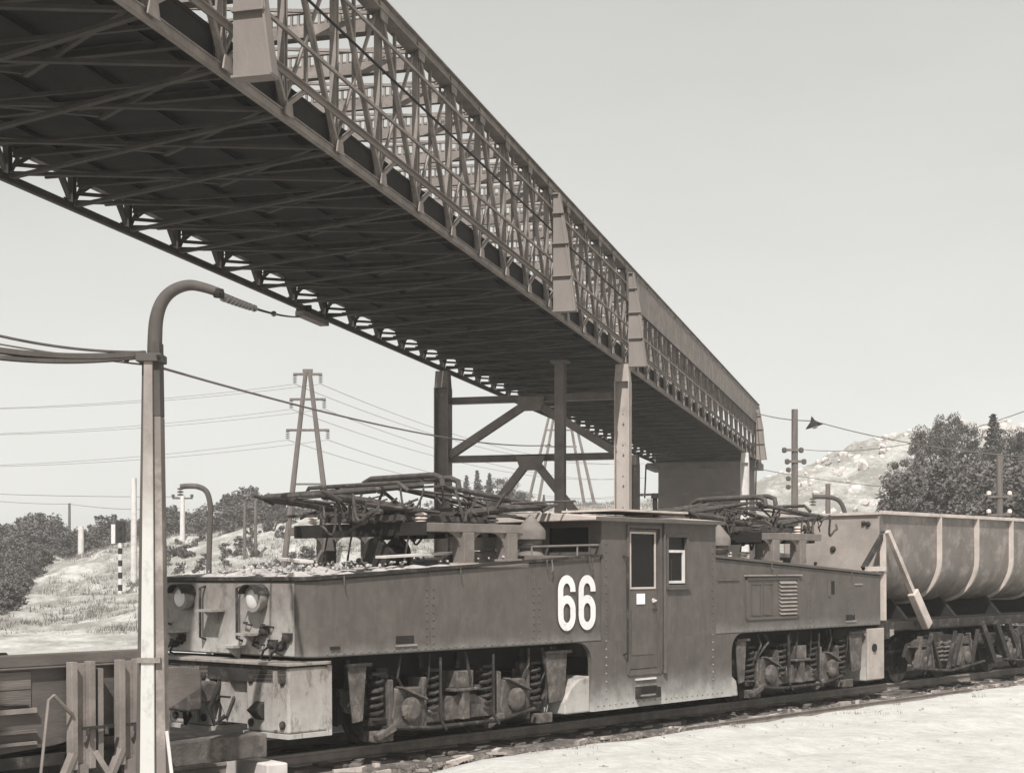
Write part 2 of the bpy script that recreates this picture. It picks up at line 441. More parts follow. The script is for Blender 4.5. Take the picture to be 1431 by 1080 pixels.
# ------------------------------------------------------------------ track
track = MB()
T0, T1 = -16.0, 60.0
CEN = LW / 2
segn = 240
rows = []
for i in range(segn + 1):
    t = T0 + (T1 - T0) * i / segn
    row = []
    for q, z in ((-1.55, -0.62), (-0.45, -0.27), (0.0, -0.19), (0.7, -0.17), (1.55, -0.16), (2.4, -0.17), (3.2, -0.19), (4.6, -0.2), (7.0, -0.22), (8.6, -0.75)):
        row.append((t, q + noise.noise((t * 0.6, q, 1)) * 0.16, z + noise.noise((t * 1.3, q * 2, 5)) * 0.04))
    rows.append(row)
for r in rows: track.v += r
k = len(rows[0])
for i in range(segn):
    for j in range(k - 1): track.f.append((i*k + j, (i+1)*k + j, (i+1)*k + j + 1, i*k + j + 1))
bed = track.build('ballast_bed', M_ballast, smooth=True)
bed.location = TO; bed.rotation_euler = TROT
tag(bed, 'dark oil stained ballast bed of the railway track', kind='structure')
for s in (-1, 1):
    c = CEN + s * 0.75
    r = MB()
    r.prism([(c - 0.07, -0.16), (c + 0.07, -0.16), (c + 0.07, -0.145), (c + 0.012, -0.125), (c + 0.012, -0.045), (c + 0.036, -0.035),
             (c + 0.034, 0.0), (c - 0.034, 0.0), (c - 0.036, -0.035), (c - 0.012, -0.045), (c - 0.012, -0.125), (c - 0.07, -0.145)], T0, T1, 'yz')
    r.build('rail', M_rail, bed)
# slag and timber scraps beside the rail
db = MB()
for i in range(150):
    t = random.uniform(-1, 26); q = random.uniform(-1.0, .55); a = random.uniform(-.5, .5); l_ = random.uniform(.06, .4); w_ = random.uniform(.03, .09)
    c = Vector((t, q, -.17 - .22 * smooth(-.2, -1.2, q))); d = Vector((math.cos(a), math.sin(a), random.uniform(-.1, .1)))
    db.bar(c - d * l_ / 2, c + d * l_ / 2, w_, random.uniform(.02, .06))
o = db.build('track_debris', mat('scrap_timber', .33, .95, .5, 3)); o.location = TO; o.rotation_euler = TROT
tag(o, 'pale timber scraps and slag strewn along the near rail', 'debris', kind='stuff')
# an old rail left lying beside the track
r = MB(); r.prism([(-0.72, -0.22), (-0.58, -0.22), (-0.58, -0.2), (-0.638, -0.18), (-0.638, -0.11), (-0.614, -0.08), (-0.686, -0.08), (-0.662, -0.11), (-0.662, -0.18), (-0.72, -0.2)], 6.8, 16.5, 'yz')
sr = r.build('spare_rail', M_rail); sr.location = TO; sr.rotation_euler = TROT
tag(sr, 'loose spare rail lying on the ballast beside the locomotive cab', 'rail')
sb = MB().box(-0.12, 0.12, 0, 2.6, -0.15, 0)
sl0 = None
i = 0
t = T0 + 0.3
while t < T1 - 6:
    dq = random.uniform(-0.06, 0.06)
    if sl0 is None:
        sl0 = sb.build('sleeper', M_sleeper, bed, bevel=0.015); o = sl0
    else: o = dup(sl0, bed)
    o.location = (t, CEN - 1.3 + dq, -0.14 + random.uniform(-0.01, 0.01)); o.rotation_euler = (0, 0, random.uniform(-0.02, 0.02))
    t += 0.66

def stones_mesh(n, place, r0, r1):
    mb = MB()
    ico = bmesh.new(); bmesh.ops.create_icosphere(ico, subdivisions=1, radius=1)
    base = [v.co.copy() for v in ico.verts]; fs = [[v.index for v in f.verts] for f in ico.faces]; ico.free()
    for i in range(n):
        p = place()
        r = r0 + (r1 - r0) * random.random() ** 2
        R = Matrix.Rotation(random.uniform(0, 6.28), 3, 'Z') @ Matrix.Rotation(random.uniform(0, 6.28), 3, 'X')
        sx = Vector((random.uniform(.7, 1.3), random.uniform(.7, 1.3), random.uniform(.5, .9)))
        mb.add([Vector(p) + R @ Vector((v.x * sx.x, v.y * sx.y, v.z * sx.z)) * r * random.uniform(0.85, 1.12) for v in base], fs)
    return mb
def bal():
    t = random.uniform(-3, 34); q = random.choice((random.uniform(-1.3, 0.9), random.uniform(-1.3, -0.2)))
    return (t, q, -0.2 - 0.28 * smooth(-0.3, -1.3, q))
st = stones_mesh(7000, bal, 0.012, 0.05).build('ballast_stones', M_stone)
st.location = TO; st.rotation_euler = TROT
tag(st, 'loose grey ballast stones scattered along the near rail', 'gravel', kind='stuff')
def peb():
    t = random.uniform(-1, 26); q = -0.6 - 6 * random.random() ** 1.5
    p = TO + TD * t + TN * q
    return (p.x, p.y, ground_z(p.x, p.y))
st = stones_mesh(800, peb, 0.006, 0.03).build('sand_pebbles', mat('pebble', 0.28, 0.95, 0.4, 3))
tag(st, 'small pebbles and lumps on the pale sand in front of the track', 'pebbles', kind='stuff')

# ------------------------------------------------------------------ conveyor bridge
BM = 0.2713
BA = math.atan(BM)
BD = Vector((math.sin(BA), math.cos(BA), 0)); BN = Vector((-math.cos(BA), math.sin(BA), 0))
BW, BH, DECK = 5.5, 2.95, 0.56
BAY = 1.8 / math.cos(BA)
BZ0 = CAMZ + 6.24
Y0 = 18.6 - 6 * 1.8
BO = Vector((BM * Y0 - 8.65, Y0, BZ0))
bridge = empty('conveyor_bridge', BO, (0, 0, PI / 2 - BA))
tag(bridge, 'long grey steel lattice conveyor bridge crossing high over the tracks', 'bridge')
NB = 40
BL = NB * BAY
for y in (0, BW):
    sgn = -1 if y == 0 else 1
    b = MB(); b.box(-0.2, BL + .2, y - 0.035, y + 0.035, 0, 0.085); b.box(-0.2, BL + .2, y - 0.045, y + 0.045, -0.015, 0.0); b.box(-0.2, BL + .2, y - 0.06, y + 0.06, 0.085, 0.1)
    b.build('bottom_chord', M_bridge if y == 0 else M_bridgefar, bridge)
    b = MB(); b.box(-0.2, BL + .2, y - 0.08, y + 0.08, BH - 0.16, BH); b.box(-0.2, BL + .2, y - 0.15, y + 0.15, BH, BH + 0.02); b.box(-0.2, BL + .2, y - 0.13, y + 0.13, BH - 0.175, BH - 0.16)
    b.build('top_chord', M_bridge, bridge)
    b = MB(); b.box(-0.1, BL + .1, y + sgn * 0.06, y + sgn * 0.09, DECK - 0.02, DECK + 0.05); b.box(-0.1, BL + .1, y + sgn * 0.06, y + sgn * 0.14, DECK + 0.05, DECK + 0.063)
    b.build('side_beam', M_plate, bridge)
    b = MB(); b.tube([(0, y + sgn * 0.12, 1.82), (BL, y + sgn * 0.12, 1.82)], 0.022, 6)
    b.build('handrail', M_dark, bridge)
# verticals, diagonals, gusset plates (shared meshes)
vp = MB(); vp.hbar((0, 0, 0.1), (0, 0, BH - 0.17), 0.1, 0.12, 0.02, (1, 0, 0))
dg = MB(); dg.bar((0.02, 0, 0.1), (-BAY * 0.98, 0, BH - 0.17), 0.075, 0.075, (0, 1, 0))
dg2 = MB(); dg2.bar((0.0, 0, 0.17), (BAY * 0.36, 0, DECK + 0.02), 0.06, 0.06, (0, 1, 0)); dg2.bar((0, 0, 0.17), (-BAY * 0.2, 0, DECK + 0.02), 0.06, 0.06, (0, 1, 0))
gp = MB().prism([(-0.14, 0.02), (0.14, 0.02), (0.09, 0.2), (-0.09, 0.2)], -0.012, 0.012, 'xz')
tp = MB().prism([(-0.2, BH - .05), (0.2, BH - .05), (0.13, BH - .32), (-0.13, BH - .32)], -0.012, 0.012, 'xz')
cb = MB(); cb.bar((0.02, 0, 0.12), (BAY * .97, 0, BH - 0.2), 0.045, 0.045, (0, 1, 0))
hv_ = MB(); hv_.bar((BAY * .5, 0, DECK + .06), (BAY * .5, 0, BH - .16), .05, .05)
cb0 = hv0 = None
for y in (0, BW):
    for i in range(NB):
        s = -1 if y == 0 else 1
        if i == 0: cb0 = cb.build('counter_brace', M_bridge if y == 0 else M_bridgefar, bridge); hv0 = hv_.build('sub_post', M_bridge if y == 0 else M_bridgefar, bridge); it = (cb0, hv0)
        else: it = (dup(cb0, bridge), dup(hv0, bridge))
        it[0].location = (i * BAY, y - s * .03, 0); it[1].location = (i * BAY, y - s * .055, 0)
    for zz in (1.15, 2.35):
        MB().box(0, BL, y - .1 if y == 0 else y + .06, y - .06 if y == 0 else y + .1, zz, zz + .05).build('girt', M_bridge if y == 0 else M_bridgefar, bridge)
vp0 = dg0 = dk0 = gp0 = tp0 = None
for y in (0, BW):
    for i in range(NB + 1):
        x = i * BAY; s = -1 if y == 0 else 1
        if vp0 is None:
            vp0 = vp.build('vertical_post', M_bridge, bridge); dg0 = dg.build('diagonal_brace', M_bridge, bridge)
            dk0 = dg2.build('knee_brace', M_bridge, bridge)
            gp0 = gp.build('gusset_plate', M_bridge, bridge); tp0 = tp.build('top_gusset', M_bridge, bridge)
            items = (vp0, dg0, dk0, gp0, tp0)
        elif y and i == 0:
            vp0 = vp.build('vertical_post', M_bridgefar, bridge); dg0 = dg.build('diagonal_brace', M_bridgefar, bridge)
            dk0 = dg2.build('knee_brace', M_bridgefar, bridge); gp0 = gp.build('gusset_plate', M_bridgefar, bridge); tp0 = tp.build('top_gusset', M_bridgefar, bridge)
            items = (vp0, dg0, dk0, gp0, tp0)
        else:
            items = tuple(dup(o, bridge) for o in (vp0, dg0, dk0, gp0, tp0))
        items[0].location = (x, y, 0); items[1].location = (x, y + s * 0.03, 0); items[2].location = (x, y + s * 0.045, 0)
        items[3].location = (x, y + s * 0.095, 0); items[4].location = (x, y + s * 0.1, 0)
# floor beams, bottom lateral bracing, deck, stringers, top beams
fb = MB(); fb.hbar((0, 0.1, 0.43), (0, BW - 0.1, 0.43), 0.1, 0.12, 0.02)
lb1 = MB(); lb1.bar((0, 0.08, 0.06), (BAY, BW - 0.08, 0.06), 0.09, 0.05)
lb2 = MB(); lb2.bar((0, BW - 0.08, 0.12), (BAY, 0.08, 0.12), 0.09, 0.05)
lb3 = MB(); lb3.bar((0, 0.1, 0.22), (BAY, BW * .5, 0.22), 0.07, 0.05)
lb4 = MB(); lb4.bar((0, BW - 0.1, 0.26), (BAY, BW * .5, 0.26), 0.07, 0.05)
lb5 = MB(); lb5.bar((BAY * .5, 0.08, 0.3), (BAY * .5, BW - 0.08, 0.3), 0.05, 0.05)
tb = MB(); tb.box(-0.05, 0.05, 0.08, BW - 0.08, BH - 0.46, BH - 0.26); tb.box(-0.04, 0.04, 0.08, BW - 0.08, BH - 0.06, BH - 0.02)
for j in range(44): tb.box(-0.02, 0.02, 0.15 + j * 0.12, 0.19 + j * 0.12, BH - 0.26, BH - 0.06)
tl1 = MB(); tl1.bar((0, 0.08, BH - 0.1), (BAY, BW - 0.08, BH - 0.1), 0.05, 0.05)
tl2 = MB(); tl2.bar((0, BW - 0.08, BH - 0.16), (BAY, 0.08, BH - 0.16), 0.05, 0.05)
dkp = MB(); dkp.box(0.008, BAY - 0.008, 0.07, BW - 0.14, DECK - 0.06, DECK)
skp = MB(); skp.box(0.07, BAY - 0.07, 0.075, 0.095, 0.11, DECK - 0.062)
roof = MB(); roof.box(0.03, BAY * 0.42, 0.3, BW - 0.3, BH - 0.22, BH - 0.2)
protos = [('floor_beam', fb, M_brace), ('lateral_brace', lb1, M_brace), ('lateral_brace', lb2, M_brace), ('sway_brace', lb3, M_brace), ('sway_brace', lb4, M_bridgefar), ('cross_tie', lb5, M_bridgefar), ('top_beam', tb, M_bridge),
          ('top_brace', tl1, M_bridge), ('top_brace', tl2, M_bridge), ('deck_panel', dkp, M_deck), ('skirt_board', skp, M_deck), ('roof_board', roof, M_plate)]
made = []
for i in range(NB):
    if i == 0: made = [mb.build(nm, m_, bridge) for nm, mb, m_ in protos]
    else:
        for o in made: dup(o, bridge, (i * BAY, 0, 0))
for y in (0.9, 2.2, 3.4, 4.6):
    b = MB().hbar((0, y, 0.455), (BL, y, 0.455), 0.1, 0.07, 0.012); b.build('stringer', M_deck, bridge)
# conveyor trough, idler frames and hanging pipe under the deck
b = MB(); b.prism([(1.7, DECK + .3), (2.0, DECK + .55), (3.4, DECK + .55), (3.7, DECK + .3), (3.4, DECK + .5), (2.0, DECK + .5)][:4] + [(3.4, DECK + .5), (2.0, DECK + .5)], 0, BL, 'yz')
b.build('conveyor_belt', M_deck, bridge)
# outrigger frames: tapered plates standing out from the near (and far) truss
def outrigger(i, near=True):
    x = i * BAY
    b = MB()
    w0, w1 = 0.5, 0.12
    s = -1 if near else 1
    y0 = 0 if near else BW
    levels = [(-0.06, w0), (0.75, w0 * .86), (1.5, w0 * .74), (2.2, w0 * .5), (BH - 0.3, w1)]
    root = None
    for k_, ((za, wa), (zb, wb)) in enumerate(zip(levels, levels[1:])):
        p = MB(); ya = y0 + s * 0.17
        p.prism([(ya, za), (y0 + s * (wa + .17), za), (y0 + s * (wb + .17), zb - 0.03), (ya, zb - 0.03)], x - 0.012, x + 0.012, 'yz')
        p.bar((x - 0.03, ya + s * 0.0, zb - 0.015), (x - 0.03, y0 + s * (wb + .17), zb - 0.015), 0.1, 0.03)
        o = p.build('outrigger_plate', M_plate, bridge)
    f = MB()
    f.bar((x + 0.06, y0 + s * (w0 + .19), -0.06), (x + 0.06, y0 + s * (w1 + .19), BH - .3), 0.2, 0.03, (0, 1, 0))
    f.bar((x + 0.04, y0 + s * .17, -0.075), (x + 0.04, y0 + s * (w0 + .2), -0.075), 0.24, 0.03)
    f.build('outrigger_flange', M_plate, bridge)
for i in (0, 6, 15, 20, 39): outrigger(i, True)
# side sheeting above the handrail beyond the trestle
sh0 = None
for i in range(20, NB):
    if sh0 is None: sh0 = MB().box(.03, BAY - .03, -.118, -.108, 1.86, BH - .18).build('side_sheet', M_bridge, bridge); o = sh0
    else: o = dup(sh0, bridge)
    o.location = (i * BAY, 0, 0)
# end frame of the bridge
b = MB(); b.hbar((BL, 0, 0), (BL, 0, BH), .2, .2); b.hbar((BL, BW, 0), (BL, BW, BH), .2, .2); b.hbar((BL, 0, BH + .1), (BL, BW, BH + .1), .2, .2)
b.build('end_portal', M_bridge, bridge)

def bpos(x, y, z):
    return BO + BD * x + BN * y + Vector((0, 0, z))

# ------------------------------------------------------------------ trestle bents under the bridge
def bent(node, wpost, label, mat_near, gz, braced=True):
    x = node * BAY
    base = bpos(x, BW / 2, 0); g = gz if gz is not None else ground_z(base.x, base.y)
    root = empty('trestle_bent', (base.x, base.y, g), (0, 0, PI / 2 - BA))
    tag(root, label, 'trestle', 'steel trestles carrying the bridge')
    H = BZ0 - g - 0.02
    h = BW / 2
    for y, m_ in ((-h, mat_near), (h, M_tower)):
        p = MB()
        wl = wpost
        p.box(-wl * .5, wl * .5, y - wl * .5, y - wl * .5 + .03, 0, H - .5); p.box(-wl * .5, wl * .5, y + wl * .5 - .03, y + wl * .5, 0, H - .5)
        p.box(-.02, .02, y - wl * .5 + .03, y + wl * .5 - .03, 0, H - .5)
        p.prism([(y - wl * .5, H - .5), (y + wl * .5, H - .5), (y + wl * .42, H), (y - wl * .42, H)], -wl * .4, wl * .4, 'yz')
        po = p.build('post', m_, root)
        f = MB().box(-.4, .4, y - .4, y + .4, -.4, .12); f.build('footing', M_conc, root)
        if braced:
            rv = MB()
            for zz in range(8): rv.lathe([(0.03, -.02), (0.02, .02)], (-wl * .5 - .02, y - .05, 1 + zz * .9), 'x', 8)
            rv.build('rivet_row', M_tower, po)
    if braced:
        zt, zm, zb = H - 0.9, H - 2.65, max(0.4, H - 5.9)
        for z in (zt, zm):
            MB().hbar((0, -h + wpost / 2, z), (0, h - wpost / 2, z), .22, .2, .02).build('cross_beam', M_tower, root)
        for s in (-1, 1):
            for za, zc in ((zt, zm), (zm, zb)):
                d = MB()
                for off in (-.11, .11):
                    d.bar((off * .9, s * 0.12, za - .14), (off * .9, s * (h - wpost / 2), zc + .12), .06, .22, (0, 0, 1))
                n_ = 7
                for k_ in range(n_):
                    a_ = Vector((-.1, s * .12, za - .14)).lerp(Vector((-.1, s * (h - wpost / 2), zc + .12)), (k_ + .5) / n_)
                    b_ = Vector((.1, s * .12, za - .14)).lerp(Vector((.1, s * (h - wpost / 2), zc + .12)), (k_ + .5) / n_)
                    d.bar(a_, b_, .04, .03)
                d.build('diagonal_strut', M_tower, root)
        for z in (zt, zm): MB().prism([(-.45, z + .05), (.45, z + .05), (.3, z - .38), (-.3, z - .38)], -.17, -.15, 'yz').build('gusset_plate', M_tower, root)
    return root
M_post_l = mat('post_pale_paint', 0.3, 0.75, 0.2, 2.0, streak=(1, 1, .3), second=0.2, smix=(.55, .75))
bent(20, 0.44, 'braced steel trestle with crossed struts under the bridge behind the locomotive', M_post_l, None)
bent(37, 0.4, 'pale steel trestle at the far end of the bridge', M_white, None, False)
# separate middle column
c = W(783, 520, 43.2); g = ground_z(c.x, c.y)
root = empty('steel_column', (c.x, c.y, g), (0, 0, PI / 2 - BA))
tag(root, 'single dark steel column under the middle of the bridge', 'column')
H = BZ0 - g - 0.05
MB().hbar((0, 0, 0), (0, 0, H), .28, .3, .03).build('shaft', M_tower, root)
MB().box(-.25, .25, -.25, .25, H, H + .05).build('cap_plate', M_tower, root)
MB().box(-.4, .4, -.4, .4, -.4, .15).build('footing', M_conc, root)

# abutment wall at the end of the bridge
p = bpos(39.2 * BAY, BW / 2, 0); g = ground_z(p.x, p.y)
root = empty('bridge_abutment', (p.x, p.y, g), (0, 0, PI / 2 - BA))
tag(root, 'grey concrete abutment wall under the far end of the bridge', 'abutment')
H = BZ0 - g - .1
b = MB(); b.prism([(-.6, -.5), (2.4, -.5), (2.4, H), (.1, H), (.1, H - 1.2)], -2.55, 2.3, 'xz'); b.build('wall', mat('abutment_render', 0.16, 0.9, 0.15, 1, second=0.13), root, bevel=.03)
MB().box(-.05, 2.6, -3.0, 2.9, H - .35, H - .02).build('bearing_shelf', M_tower, root)
MB().box(1.85, 2.4, -2.9, 2.85, H + .003, H + 1.1).build('back_wall', M_tower, root)
MB().bar((-.9, -1.9, H - 1.7), (-.9, 3.4, H - 1.75), .1, .12).build('rail_beam', M_tower, root)
for s in (-2.9, 2.9): MB().bar((-.2, s, H - .1), (-.6, s, H - 1.9), .07, .07).build('tie_rod', M_dark, root)

# box hung under the far chord of the bridge where the span wire is anchored
bx_ = bpos((35.6 - 1.44 - Y0) / math.cos(BA), BW, 0)
root = empty('anchor_box', (bx_.x, bx_.y, bx_.z), (0, 0, PI / 2 - BA))
tag(root, 'small steel anchor box clamped under the far edge of the bridge', 'box')
MB().box(-.75, .75, -.08, .16, -.15, -.03).build('box_body', M_tower, root, bevel=.01)
MB().box(-.6, -.54, -.17, .2, -.03, .12).build('clamp', M_dark, root); MB().box(.5, .56, -.17, .2, -.03, .12).build('clamp', M_dark, root)


# ------------------------------------------------------------------ locomotive
loco = empty('electric_locomotive', TO, TROT)
tag(loco, 'dusty centre-cab electric mine locomotive numbered 66 with folded pantographs', 'locomotive')
C0, C1 = 5.6, 8.55            # cab
Z_HB, Z_HF, Z_HR = 1.24, 2.17, 2.48   # hood bottom, hood top at the end, hood top at the cab
Z_CAB = 3.04
A0, A1 = 5.36, 9.0            # skirt between the wheel arches
def arc(cx, cz, r, a0, a1, n=6):
    return [(cx + r * math.cos(math.radians(a0 + (a1 - a0) * i / n)), cz + r * math.sin(math.radians(a0 + (a1 - a0) * i / n))) for i in range(n + 1)]
def hood(mirror):
    """hood with rounded end corners, sloping top"""
    def X(t): return LL - t if mirror else t
    b = MB(); r = 0.22; e = C0 + 0.02 if not mirror else LL - C1 + 0.02
    plan = [(e, 0.0), (r, 0.0)]
    plan += [(r - r * math.sin(a), r - r * math.cos(a)) for a in [PI / 2 * i / 6 for i in range(1, 7)]]
    plan += [(r - r * math.cos(a), LW - r + r * math.sin(a)) for a in [PI / 2 * i / 6 for i in range(0, 7)]]
    plan += [(e, LW)]
    n = len(plan)
    def top(t): return Z_HF + (Z_HR - Z_HF) * t / C0
    b.v = [(X(t), q, Z_HB) for t, q in plan] + [(X(t), q, top(t)) for t, q in plan]
    b.f = [tuple(range(n)), tuple(range(2 * n - 1, n - 1, -1))] + [(i, (i + 1) % n, (i + 1) % n + n, i + n) for i in range(n)]
    o = b.build('hood', M_hood, loco, bevel=0.02, smooth=True)
    # overhanging roof sheet of the hood
    rs = MB(); pl = [(t + (-.03 if t < .3 else 0) , q + (-.035 if q < 1.5 else .035)) for t, q in plan]
    rs.v = [(X(t), q, top(t) + 0.003) for t, q in pl] + [(X(t), q, top(t) + 0.045) for t, q in pl]
    rs.f = list(b.f)
    rs.build('hood_roof', M_under if not mirror else M_hood, loco)
    return o
hood_l = hood(False); hood_r = hood(True)
tag(hood_l, 'front hood dusted with sand')
# sand-caked front sheet of the leading hood, welded over the end
fs = MB(); fs.box(-0.014, -0.003, 0.24, LW - 0.24, Z_HB + .02, Z_HF - .03); fs.build('front_sheet', M_front, loco)
# weld seams down the hood sides
for t in (2.05, 4.15):
    MB().box(t, t + .02, -0.006, 0.0, Z_HB + .02, Z_HF + .06 + .05 * t).build('weld_seam', M_hood, loco)
# rivet rows along the hood edges (too small to pick apart)
def rivets(pts, nm='rivet_row'):
    b = MB()
    for p in pts: b.lathe([(.016, 0), (.014, -.008), (.006, -.012)], p, 'y', 6)
    o = b.build(nm, M_hood, loco); o['kind'] = 'stuff'
rivets([(.3 + i * .14, -.0005, 1.285) for i in range(34)]); rivets([(9.4 + i * .14, -.0005, 1.285) for i in range(32)])
for t_ in (2.0, 2.12, 4.1, 4.22, 11.5, 13.0): rivets([(t_, -.0005, 1.35 + i * .1) for i in range(8 if t_ < 12 else 7)])
rivets([(5.7, -.0205, .4 + i * .12) for i in range(20)]); rivets([(8.46, -.0205, .4 + i * .12) for i in range(20)])
rivets([(5.5 + i * .14, -.0205, .3) for i in range(24)])
# cab side walls with real openings
DOOR = (6.25, 7.02, 0.78, 2.92)
SWIN = (7.25, 7.74, 2.06, 2.80)
prof = [(A0 - .3, Z_HB), *[(A0 - .3 + .3 * math.sin(a), Z_HB - .3 + .3 * math.cos(a)) for a in [PI / 2 * i / 6 for i in range(1, 7)]], (A0, 0.22), (A1, 0.22),
        *[(A1 + .3 - .3 * math.sin(a), Z_HB - .3 + .3 * math.cos(a)) for a in [PI / 2 * i / 6 for i in range(6, 0, -1)]], (A1 + .3, Z_HB)]
for y0, y1 in ((-0.02, 0.05), (LW + .02, LW - .05)):
    w = MB(); w.holed(C0, C1, Z_HB, Z_CAB, y0, y1, [DOOR[:2] + (Z_HB, DOOR[3]), SWIN])
    w.build('cab_side', M_loco, loco, weld=True)
    sk = MB()
    # skirt outline minus the door opening: three prisms
    a, b_ = min(y0, y1), max(y0, y1)
    left = [p for p in prof if p[0] <= A0] + [(DOOR[0], 0.22), (DOOR[0], Z_HB)]
    right = [(DOOR[1], Z_HB), (DOOR[1], 0.22)] + [p for p in prof if p[0] >= A1]
    sk.prism(left, a, b_); sk.prism(right, a, b_); sk.prism([(DOOR[0], .22), (DOOR[1], .22), (DOOR[1], DOOR[2]), (DOOR[0], DOOR[2])], a, b_)
    sk.build('skirt', M_loco, loco, weld=True)
# cab end walls with windows
FW = [(0.22, 1.0, 2.56, 2.93), (2.1, 2.88, 2.56, 2.93)]
for x0, x1 in ((C0, C0 + .06), (C1, C1 - .06)):
    w = MB(); w.holed(0.05, LW - .05, 0.3, Z_CAB, x0, x1, FW, plane='yz'); w.build('cab_end', M_loco, loco, weld=True)
    for h in FW:
        xg = (x0 + x1) / 2
        wf = MB(); f = .035; s = -.012 if x1 > x0 else .012
        for aa in ((h[0] - f, h[0], h[2] - f, h[3] + f), (h[1], h[1] + f, h[2] - f, h[3] + f), (h[0], h[1], h[3], h[3] + f), (h[0], h[1], h[2] - f, h[2])):
            wf.box(min(x0 + s, x0), max(x0 + s, x0), aa[0], aa[1], aa[2], aa[3])
        wo_ = wf.build('window_frame', M_loco, loco)
        MB().box(xg - .004, xg + .004, h[0], h[1], h[2], h[3]).build('pane', M_glass, wo_)
# cab floor, dark interior desk
MB().box(C0 + .1, C1 - .1, .1, LW - .1, 1.0, 1.06).build('cab_floor', M_dark, loco)
MB().box(C0 + .15, C0 + .6, .3, LW - .3, 1.06, 2.2).build('control_desk', M_dark, loco)
MB().box(C0 + 1.3, C0 + 1.36, .1, LW - .1, 1.06, 3.0).build('cab_partition', M_dark, loco)
# cab roof: slightly arched sheet with overhang
rp = [(-.13, Z_CAB - .02)] + [(-.13 + (LW + .26) * i / 12, Z_CAB + .03 + .1 * math.sin(PI * i / 12)) for i in range(13)] + [(LW + .13, Z_CAB - .02)]
rb = MB(); rb.prism(rp, C0 - .28, C1 + .1, 'yz'); rb.build('cab_roof', M_roof, loco, bevel=.01)
rg = MB(); rg.box(C0 - .26, C1 + .08, -.15, -.132, Z_CAB - .03, Z_CAB + .03); rg.build('rain_gutter', M_loco, loco)
rg = MB(); rg.box(C0 + .3, C1 - .8, -.05, 1.0, Z_CAB + .13, Z_CAB + .16); rg.build('roof_board', M_roof, loco)
rg = MB(); rg.tube([(7.75, .6, Z_CAB + .1), (7.75, .6, Z_CAB + .42)], .04); rg.lathe([(.07, .4), (.05, .48)], (7.75, .6, Z_CAB)); rg.build('roof_whistle', M_dark, loco, smooth=True)
# door
for y, s in ((0.0, -1), (LW, 1)):
    d = MB(); d.holed(DOOR[0] + .01, DOOR[1] - .01, DOOR[2] + .01, DOOR[3] - .01, y + .012 * -s, y + .045 * -s, [(6.34, 6.93, 2.03, 2.84)])
    door = d.build('door', M_loco, loco, weld=True)
    fr = MB(); f = .03
    for aa in ((6.34 - f, 6.34, 2.0, 2.87), (6.93, 6.93 + f, 2.0, 2.87), (6.34, 6.93, 2.84, 2.87), (6.34, 6.93, 2.0, 2.03)):
        fr.box(aa[0], aa[1], min(y, y + .012 * -s) , max(y, y + .012 * -s), aa[2], aa[3])
    fr.build('window_frame', M_roof if s < 0 else M_loco, door)
    MB().box(6.34, 6.93, y + .026 * -s - .003, y + .026 * -s + .003, 2.03, 2.84).build('pane', M_glass, door)
    hd = MB(); hd.tube([(6.9, y + s * .0, 1.82), (6.9, y + s * .05, 1.82), (6.8, y + s * .06, 1.80)], .014); hd.lathe([(.035, -.01), (.035, .012)], (6.9, y, 1.82), 'y', 12)
    hd.build('handle', M_white, door, smooth=True)
    if s < 0:
        MB().box(6.48, 6.68, .0, .008, 1.77, 1.93).build('paper_notice', M_paper, door)
        MB().box(6.35, 6.9, .004, .01, 1.0, 1.7).build('lower_panel', M_loco, door)
# raised door surround
ds = MB(); f = .05
for aa in ((DOOR[0] - f, DOOR[0], .72, DOOR[3] + f), (DOOR[1], DOOR[1] + f, .72, DOOR[3] + f), (DOOR[0], DOOR[1], DOOR[3], DOOR[3] + f), (DOOR[0] - .02, DOOR[1] + .02, .7, .77)):
    ds.box(aa[0], aa[1], -.04, -.0201, aa[2], aa[3])
ds.build('door_frame', M_loco, loco)
# handrails of the door, drain pipe
hr = MB(); hr.tube([(6.12, -.02, 2.5), (6.12, -.1, 2.48), (6.12, -.1, 1.05), (6.12, -.02, 1.02)], .017, 8); hr.build('handrail', M_under, loco, smooth=True)
hr = MB(); hr.tube([(7.12, -.05, Z_CAB), (7.12, -.05, 1.2), (7.13, -.06, .75)], .022, 8); hr.build('drain_pipe', M_loco, loco, smooth=True)
hr = MB(); hr.tube([(7.12, -.055, 1.15), (7.12, -.055, .7)], .034, 8); hr.build('pipe_sleeve', M_loco, loco, smooth=True)
# cab side window
wf = MB(); f = .045
for aa in ((SWIN[0] - f, SWIN[0], SWIN[2] - f, SWIN[3] + f), (SWIN[1], SWIN[1] + f, SWIN[2] - f, SWIN[3] + f), (SWIN[0], SWIN[1], SWIN[3], SWIN[3] + f), (SWIN[0], SWIN[1], SWIN[2] - f, SWIN[2])):
    wf.box(aa[0], aa[1], -.035, -.0201, aa[2], aa[3])
sw = wf.build('window', M_loco, loco)
MB().box(SWIN[0], SWIN[1], .02, .026, SWIN[2] + .02, SWIN[3]).build('pane', M_glass, sw)
fr = MB()
fr.box(SWIN[1] - .075, SWIN[1] - .03, -.012, .02, SWIN[2] + .06, SWIN[3] - .2); fr.box(SWIN[0] + .02, SWIN[1] - .03, -.012, .02, SWIN[2] + .02, SWIN[2] + .06)
fr.box(SWIN[0] + .02, SWIN[1] - .03, -.004, .018, SWIN[3] - .24, SWIN[3] - .2)
fr.build('sash', M_white, sw)
MB().box(SWIN[0] + .18, SWIN[0] + .2, .05, .06, SWIN[2] + .05, SWIN[2] + .4).build('window_strap', M_paper, sw)
MB().box(SWIN[0] - .06, SWIN[1] + .06, -.07, -.02, SWIN[2] - .075, SWIN[2] - .046).build('sill', M_loco, sw)
